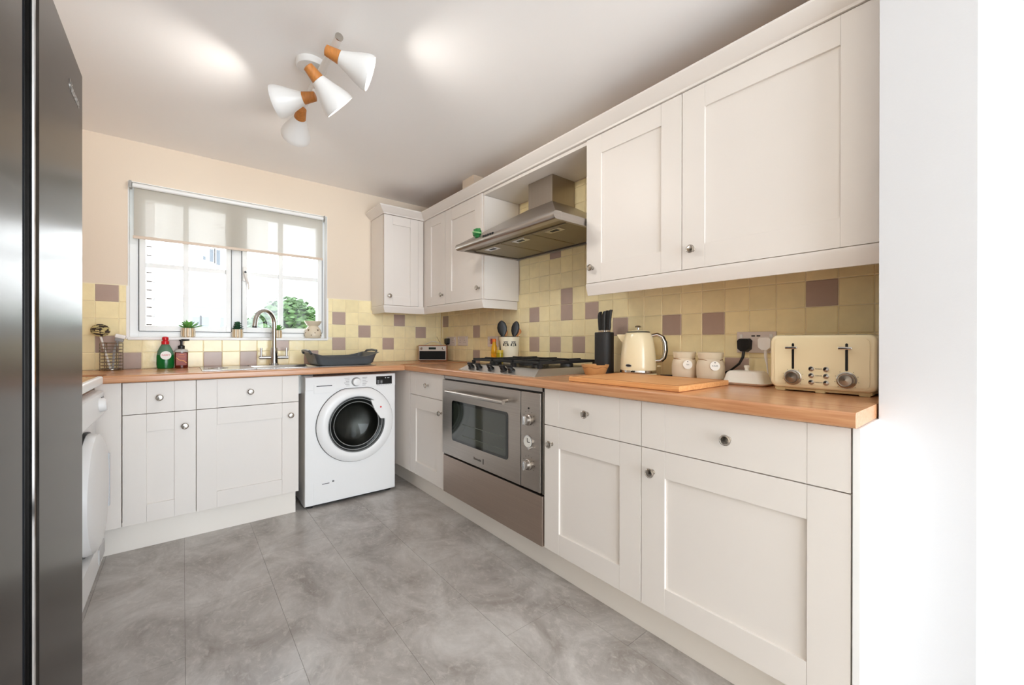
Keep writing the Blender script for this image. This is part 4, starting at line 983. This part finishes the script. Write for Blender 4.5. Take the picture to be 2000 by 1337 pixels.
canister(-.105, -2.542, .056, .124, 'larger cream ceramic canister with round tag beside the butter dish', 'SUGAR', cam_ang + .22)

# --- kettle
kx, ky = -.125, -2.198
t = thing('kettle', 'cream enamel kettle with chrome handle beside the canisters', 'kettle', (kx, ky, ZT))
part('base', MB().lathe([(.086, 0), (.090, .004), (.088, .014), (.082, .018)], (0, 0, 0), seg=44), CREAME, t, 40, True)
part('chrome_band', MB().lathe([(.084, .017), (.086, .020), (.085, .031), (.083, .033)], (0, 0, 0), seg=44), CHROME, t, 40, True)
part('body', MB().lathe([(.084, .032), (.085, .045), (.083, .09), (.078, .14), (.071, .18), (.064, .203), (.058, .212), (.052, .215)], (0, 0, 0), seg=44), CREAME, t, 50, True)
part('lid_ring', MB().lathe([(.054, .213), (.055, .217), (.050, .219)], (0, 0, 0), seg=40), BLACK, t, 40, True)
ld = part('lid', MB().lathe([(.050, .216), (.046, .222), (.020, .227), (0, .228)], (0, 0, 0), seg=40, cap1=False), mat('kettle_lid', (226, 214, 178), .25), t, 40, True)
part('lid_knob', MB().lathe([(.005, .227), (.005, .237), (.014, .239), (.016, .243), (.013, .247), (0, .248)], (0, 0, 0), seg=24, cap1=False), CHROME, ld, 40, True)
hd = Vector((math.cos(cam_ang + PI / 2 + .0), math.sin(cam_ang + PI / 2), 0))     # handle direction seen side-on
if hd.y > 0: hd = -hd
hp = [hd * r_ + Vector((0, 0, z_)) for r_, z_ in ((.062, .198), (.088, .203), (.110, .192), (.122, .165), (.125, .125), (.118, .092), (.104, .078), (.080, .076))]
part('handle', MB().tube(hp, [.009, .010, .0105, .0105, .0105, .010, .009, .008], 12), CHROME, t, 50, True)
part('handle_grip', MB().tube([p + hd * .004 for p in hp[1:7]], [.0085] * 6, 10), BLACK, t, 50, True)
part('switch', MB().box(-.008, .008, -.012, .012, -.003, .003, .001).xf(look(tuple(hd * .096 + Vector((0, 0, .052))), (0, 0, 1), tuple(hd))), CREAME, t, 40, True)
sd = -hd
sq_ = Vector((-sd.y, sd.x, 0))
part('spout', MB().ring_skin([[sd * r_ + Vector((0, 0, z_)) + sq_ * (w_ * k_) for r_, z_, w_ in ((.050, .130, .010), (.098, .196, .005), (.102, .205, .005), (.045, .205, .024))] for k_ in (-1, 1)]), CREAME, t, 30, True)
bdv = Vector((math.cos(cam_ang - .45), math.sin(cam_ang - .45), 0))
bg_ = part('badge', MB().lathe([(.016, 0), (.016, .002)], tuple(bdv * .0842 + Vector((0, 0, .055))), bdv, 24, sx=.45, sy=1), CHROME, t, 40, True)
part('badge_inset', MB().lathe([(.013, 0), (.013, .001)], tuple(bdv * .0862 + Vector((0, 0, .055))), bdv, 24, sx=.36, sy=1), mat('badge_dark', (52, 48, 46), .3), bg_, 40, True)

# --- chopping board
bA, bB, bC, bD = on(2, ZT, 1152, 743), on(2, ZT, 1338, 769), on(2, ZT, 1426, 750), on(2, ZT, 1230, 734)
t = thing('chopping_board', 'bamboo chopping board lying on the hob wall worktop', 'chopping board', (-.37, -2.42, ZT))
bd_ = MB()
bx0, bx1, by0, by1 = -.585, -.215, -2.665, -2.165
bd_.box(bx0, bx1, by0, by1, ZT + .0006, ZT + .020, .003)
part('board', bd_, BOARD, t)
gr = MB().box(bx0 + .012, bx1 - .012, by0 + .012, by0 + .018, ZT + .0195, ZT + .0206).box(bx0 + .012, bx1 - .012, by1 - .018, by1 - .012, ZT + .0195, ZT + .0206).box(bx0 + .012, bx0 + .018, by0 + .012, by1 - .012, ZT + .0195, ZT + .0206).box(bx1 - .018, bx1 - .012, by0 + .012, by1 - .012, ZT + .0195, ZT + .0206)
part('juice_groove', gr, mat('groove_wood', (184, 112, 56), .5), t, 0)

# --- knife block with knives
nx, ny = -.135, -1.998
t = thing('knife_block', 'black round knife block beside the hob', 'knife block', (nx, ny, ZT))
part('body', MB().lathe([(.046, 0), (.048, .003), (.048, .216), (.045, .2185), (.043, .2165), (0, .2165)], (0, 0, 0), seg=40, sy=1.05, cap1=False), mat('block_black', (38, 38, 39), .55, bump=.05, bscale=200), t, 40, True)
labs = ['black knife handle leaning left in the knife block', 'black knife handle in the middle back of the block', 'black knife handle in the middle front of the block', 'black knife handle leaning right in the knife block']
for (dx_, dy_, tl, hh), lab in zip(((.006, .030, -.05, .112), (.022, .004, .0, .118), (-.014, -.006, .03, .112), (-.004, -.030, .10, .120)), labs):
    kt = thing('kitchen_knife', lab, 'knife', (nx + dx_, ny + dy_, ZT + .2165), group=None)
    Mk = Matrix.Rotation(tl, 4, 'X')
    part('bolster', MB().box(-.005, .005, -.010, .010, 0, .014, .002).xf(Mk), CHROME, kt, 40, True)
    part('handle', MB().ring_skin([[(sx_ * .007, sy_ * w_ + o_, z_) for sx_, sy_ in ((1, .6), (.4, 1), (-.4, 1), (-1, .6), (-1, -.6), (-.4, -1), (.4, -1), (1, -.6))] for z_, w_, o_ in ((.014, .010, 0), (.030, .012, -.001), (.060, .011, .001), (hh - .02, .0115, .0), (hh - .006, .010, -.004), (hh, .006, -.008))]).xf(Mk), BLACK, kt, 40, True)

# --- small glazed bowl
t = thing('glazed_bowl', 'tan glazed bowl between the hob and knife block', 'bowl', (-.235, -2.02, ZT))
part('bowl', MB().lathe([(.046, 0), (.050, .003), (.060, .028), (.069, .048), (.070, .053), (.066, .052), (.056, .028), (.044, .008), (0, .007)], (0, 0, 0), seg=40, cap1=False), TERRA, t, 45, True)
part('glaze_line', MB().tube([(.0655 * math.cos(a), .0655 * math.sin(a), .040 + .003 * math.sin(6 * a)) for a in [k * 2 * PI / 48 for k in range(48)]], .0014, 5, closed=True), mat('glaze_dark', (166, 112, 66), .4), t, 40, True)

# --- utensil pot and utensils, oil bottles
ux, uy = -.115, -1.172
t = thing('utensil_pot', 'cream tapered utensil pot with printed dark faces behind the hob', 'pot', (ux, uy, ZT))
part('pot', MB().lathe([(.053, 0), (.055, .003), (.067, .196), (.0685, .203), (.064, .203), (.052, .02), (0, .018)], (0, 0, 0), seg=44, cap1=False), mat('pot_cream', (236, 228, 204), .3), t, 45, True)
part('rim_band', MB().tube([(.068 * math.cos(a), .068 * math.sin(a), .203) for a in [k * 2 * PI / 40 for k in range(40)]], .0022, 6, closed=True), mat('rim_dark', (70, 58, 50), .5), t, 40, True)
pa = math.atan2(CY - uy, CX - ux)
for da in (-.42, .40):
    a = pa + da; R_ = .0645
    M = look((R_ * math.cos(a), R_ * math.sin(a), .155), (math.cos(a), math.sin(a), -.07))
    g = MB()
    for poly in (((-.017, .015), (.017, .015), (.010, .010), (-.010, .010)), ((-.020, -.014), (-.012, -.014), (-.011, 0), (-.016, .004)), ((.020, -.014), (.012, -.014), (.011, 0), (.016, .004)),
                 ((-.006, .002), (.006, .002), (.003, -.004), (-.003, -.004)), ((-.005, -.012), (.005, -.012), (.004, -.016), (-.004, -.016)), ((-.014, .008), (-.009, .008), (-.006, .002), (-.010, .002)), ((.014, .008), (.009, .008), (.006, .002), (.010, .002))):
        g.ring_skin([[M @ Vector((p[0], p[1], zz)) for p in poly] for zz in (-.002, .0022)])
    part('printed_face', g, BLACK, t, 0, True)
side = Vector((-math.sin(pa), math.cos(pa), 0))
if side.y > 0: side = -side              # towards the right of the pot as the hob sees it
def utensil(lab, off, tilt, L_, hw, hl, m, depth=0):
    base = Vector((ux, uy, ZT + .03)) + side * off * .32 + Vector((-depth, depth * .2, 0)); d = (side * tilt + Vector((0, 0, 1))).normalized()
    u_ = thing('cooking_utensil', lab, 'utensil', tuple(base))
    top_ = base + d * L_
    part('handle', MB().tube([base, base + d * (L_ * .55), top_], [.006, .006, .007], 8), m, u_)
    M = look(tuple(top_), d, tuple(side)); rings = []
    for s_, w_ in ((-.05, .25), (.1, .6), (.3, .92), (.55, 1), (.8, .8), (.95, .4), (1, .08)):
        rings.append([M @ Vector((math.cos(q) * hw * w_, math.sin(q) * .006, hl * s_)) for q in [j * PI / 5 for j in range(10)]])
    part('head', MB().ring_skin(rings), m, u_, 50)
utensil('black ladle leaning left in the utensil pot', -.035, -.10, .18, .034, .105, BLACK, .02)
utensil('black slotted spoon leaning right in the utensil pot', .035, .18, .18, .028, .105, BLACK, .015)
utensil('wooden spoon at the left edge of the utensil pot', -.06, -.2, .185, .020, .05, WOODL, -.03)
utensil('wooden spatula upright in the middle of the utensil pot', .002, .03, .185, .017, .055, WOODL, -.03)
utensil('wooden spoon at the right edge of the utensil pot', .05, .17, .19, .022, .045, WOODL, -.008)
t = thing('oil_bottle', 'slim yellow cooking oil bottle beside the utensil pot', 'bottle', (-.155, -1.046, ZT))
part('bottle', MB().lathe([(.021, 0), (.023, .004), (.023, .10), (.019, .135), (.013, .155), (.012, .17), (0, .171)], (0, 0, 0), seg=24, cap1=False), mat('oil_yellow', (232, 176, 30), .15, trans=.2), t, 40, True)
part('label', MB().lathe([(.0234, .03), (.0234, .085)], (0, 0, 0), seg=24, cap0=False, cap1=False), mat('oil_label', (226, 160, 20), .4, var=.3, vscale=60), t, 40, True)
part('cap', MB().lathe([(.0135, .168), (.0135, .188), (0, .189)], (0, 0, 0), seg=20, cap1=False), mat('oil_cap', (232, 120, 30), .4), t, 40, True)
t = thing('oil_jar', 'short yellow green jar beside the slim oil bottle', 'jar', (-.205, -1.178, ZT))
part('jar', MB().lathe([(.022, 0), (.024, .003), (.024, .085), (.021, .095), (0, .096)], (0, 0, 0), seg=24, cap1=False), mat('jar_olive', (170, 150, 20), .15), t, 40, True)
part('lid', MB().lathe([(.023, .094), (.023, .112), (0, .113)], (0, 0, 0), seg=24, cap1=False), mat('jar_lid', (210, 180, 60), .3), t, 40, True)
t = thing('clear_bottle', 'clear glass bottle with black cap behind the utensil pot', 'bottle', (-.062, -1.035, ZT))
part('bottle', MB().lathe([(.028, 0), (.030, .004), (.030, .17), (.024, .205), (.014, .225), (.013, .25)], (0, 0, 0), seg=28), CLEARB, t, 40, True)
part('cap', MB().lathe([(.0165, .248), (.0165, .275), (0, .276)], (0, 0, 0), seg=20, cap1=False), BLACK, t, 40, True)

# --- radio
t = thing('radio', 'small walnut radio with silver dial panel in the corner', 'radio', (-.165, -.165, ZT), math.radians(-38))
rx0, rx1, ry0, ry1, rz0, rz1 = -.122, .122, -.045, .045, .004, .138
part('case', MB().box(rx0, rx1, ry0, ry1, rz0, rz1, .004), wood('radio_walnut', (130, 72, 38), (168, 100, 58), 0), t, 35, True)
part('trim_frame', MB().box(rx0 + .005, rx1 - .005, ry0 - .002, ry0 + .003, rz0 + .005, rz1 - .006, .001), mat('radio_trim', (204, 190, 176), .35), t, 35, True)
part('speaker_cloth', MB().box(rx0 + .010, rx1 - .010, ry0 - .0035, ry0, rz0 + .011, rz0 + .084, .001), mat('speaker_black', (16, 17, 18), .8), t, 35, True)
pn = part('dial_panel', MB().box(rx0 + .008, rx1 - .008, ry0 - .0035, ry0, rz0 + .087, rz1 - .010, .001), mat('radio_silver', (212, 208, 202), .35, .3), t, 35, True)
part('display', MB().box(rx0 + .09, rx0 + .152, ry0 - .0045, ry0 - .003, rz0 + .098, rz0 + .116), mat('radio_lcd', (40, 52, 46), .2), pn, 0, True)
for x in (rx0 + .03, rx1 - .03): part('radio_knob', MB().lathe([(.010, 0), (.0095, .010), (0, .011)], (x, ry0 - .0035, rz0 + .107), (0, -1, 0), 18, cap1=False), NICKEL, pn, 35, True)
part('carry_handle', MB().tube([(rx0 + .040 + .164 * k_ / 12, 0, rz1 - .002 + .034 * math.sin(PI * k_ / 12)) for k_ in range(13)], .0045, 8), mat('handle_cream', (214, 206, 186), .3), t, 35, True)
part('aerial', MB().tube([(rx1 - .06, ry1 - .01, rz1), (rx1 - .10, ry1 - .006, rz1 + .075)], .0018, 6), NICKEL, t, 35, True)
for x in (rx0 + .02, rx1 - .02): part('foot', MB().box(x - .01, x + .01, ry0 + .01, ry1 - .01, 0, rz0 + .001), BLACK, t, 0, True)

# ------------------------------------------------------------------ outside the window
tag(part('paved_yard', MB().box(-14, 20, .30, 45, -.18, -.11), mat('pale_paving', (225, 224, 222), .8, var=.05)), 'pale paved yard outside the kitchen window', 'yard')
OUT = mat('pale_render', (226, 222, 216), .8, var=.03)
BRK = mat('pale_brick', (190, 184, 180), .8, var=.1, vscale=30, rnd=.08)
bw = thing('brick_wing', 'pale brick wall wing just outside the window', 'wall', (-2.6, 1.55, 0))
ed = on(1, 1.35, 299, 560).x
part('wall_core', MB().box(ed - .9, ed - .012, 1.362, 1.9, -.06, 3.2), mat('mortar', (56, 52, 50), .9), bw, 0)
ca = 0
for i in range(42):
    z0 = -.05 + i * .075
    L_ = .055 if i % 2 else .112
    bm_ = MB().box(ed - L_, ed, 1.35, 1.46 if i % 2 == 0 else 1.56, z0, z0 + .066, .002)
    part('brick', bm_, BRK, bw)
    part('brick', MB().box(ed - L_ - .225, ed - L_ - .009, 1.35, 1.45, z0, z0 + .066, .002), BRK, bw)
h = thing('opposite_house', 'pale rendered house across the yard with grey windows', 'house', (4, 22, 0))
HY = 17.0
part('wall', MB().box(on(1, HY, 320, 500).x - 8, on(1, HY, 470, 500).x + 1, HY, HY + 6, -.1, 9), OUT, h, 0)
def outwin(px0, py0, px1, py1, y):
    a, b = on(1, y, px0, py0), on(1, y, px1, py1)
    w_ = part('window', MB().box(a.x - .06, b.x + .06, y - .05, y + .1, b.z - .06, a.z + .06), UPVC, h, 0)
    part('pane', MB().box(a.x, b.x, y - .06, y - .04, b.z, a.z), mat('far_pane', (52, 58, 64), .3), w_, 0)
outwin(409, 486, 417, 512, HY - .03); outwin(422, 488, 430, 518, HY - .03); outwin(396, 500, 402, 508, HY - .03)
SY = 14.5
sp_ = on(1, SY, 352, 615); sq = on(1, SY, 436, 640)
part('bay_wall', MB().box(sp_.x - .2, sq.x + .4, SY, SY + 2.4, -.1, on(1, SY, 400, 608).z), OUT, h, 0)
ra, rb = on(1, SY - .3, 333, 588), on(1, SY - .3, 450, 600)
part('bay_roof', MB().ring_skin([[(ra.x, SY - .3, on(1, SY - .3, 350, 600).z), (rb.x, SY - .3, on(1, SY - .3, 350, 600).z), (rb.x, SY + 2.6, on(1, SY - .3, 350, 588).z + .35), (ra.x, SY + 2.6, on(1, SY - .3, 350, 588).z + .35)],
                                [(ra.x, SY - .3, on(1, SY - .3, 350, 600).z + .16), (rb.x, SY - .3, on(1, SY - .3, 350, 600).z + .16), (rb.x, SY + 2.6, on(1, SY - .3, 350, 588).z + .5), (ra.x, SY + 2.6, on(1, SY - .3, 350, 588).z + .5)]]), mat('slate_grey', (62, 66, 72), .7), h, 0)
outwin(375, 618, 390, 640, SY); outwin(394, 618, 409, 640, SY); outwin(429, 620, 438, 640, SY)
def bush(label, cpx, w_, hgt, dist, seed):
    c = on(1, dist, cpx, 640); t = thing('garden_bush', label, 'bush', (c.x, dist, -.11))
    rr = random.Random(seed); mb = MB()
    for i in range(3600):
        th = rr.uniform(0, 2 * PI); ph = math.acos(rr.uniform(-.3, 1)); R_ = rr.uniform(.78, 1.02)
        p = Vector((w_ * R_ * math.sin(ph) * math.cos(th), w_ * .7 * R_ * math.sin(ph) * math.sin(th), hgt * .42 + hgt * .58 * R_ * math.cos(ph)))
        n_ = Vector((rr.uniform(-1, 1), rr.uniform(-1, 1), rr.uniform(-.2, 1))).normalized(); M = look(tuple(p), n_); s_ = rr.uniform(.05, .10)
        vs_ = [mb.bm.verts.new(M @ Vector(q)) for q in ((-s_, 0, 0), (0, -s_ * .45, .01), (s_, 0, 0), (0, s_ * .45, .01))]
        mb.bm.faces.new(vs_)
    o = part('foliage', mb, mat('bush_leaf', (48, 74, 30), .6, var=.35, vscale=3), t, 0, True); o['kind'] = 'stuff'
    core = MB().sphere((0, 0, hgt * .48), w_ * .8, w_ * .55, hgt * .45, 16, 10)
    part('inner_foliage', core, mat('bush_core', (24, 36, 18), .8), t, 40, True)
    part('stem', MB().tube([(0, 0, 0), (0, 0, hgt * .3)], .06, 8), mat('bark', (96, 80, 64), .9), t, 40, True)
bush('large rounded green bush outside the right window sash', 566, .74, 2.0, 5.2, 3)
bush('lower green bush outside behind the tap', 508, .80, 1.72, 7.2, 8)
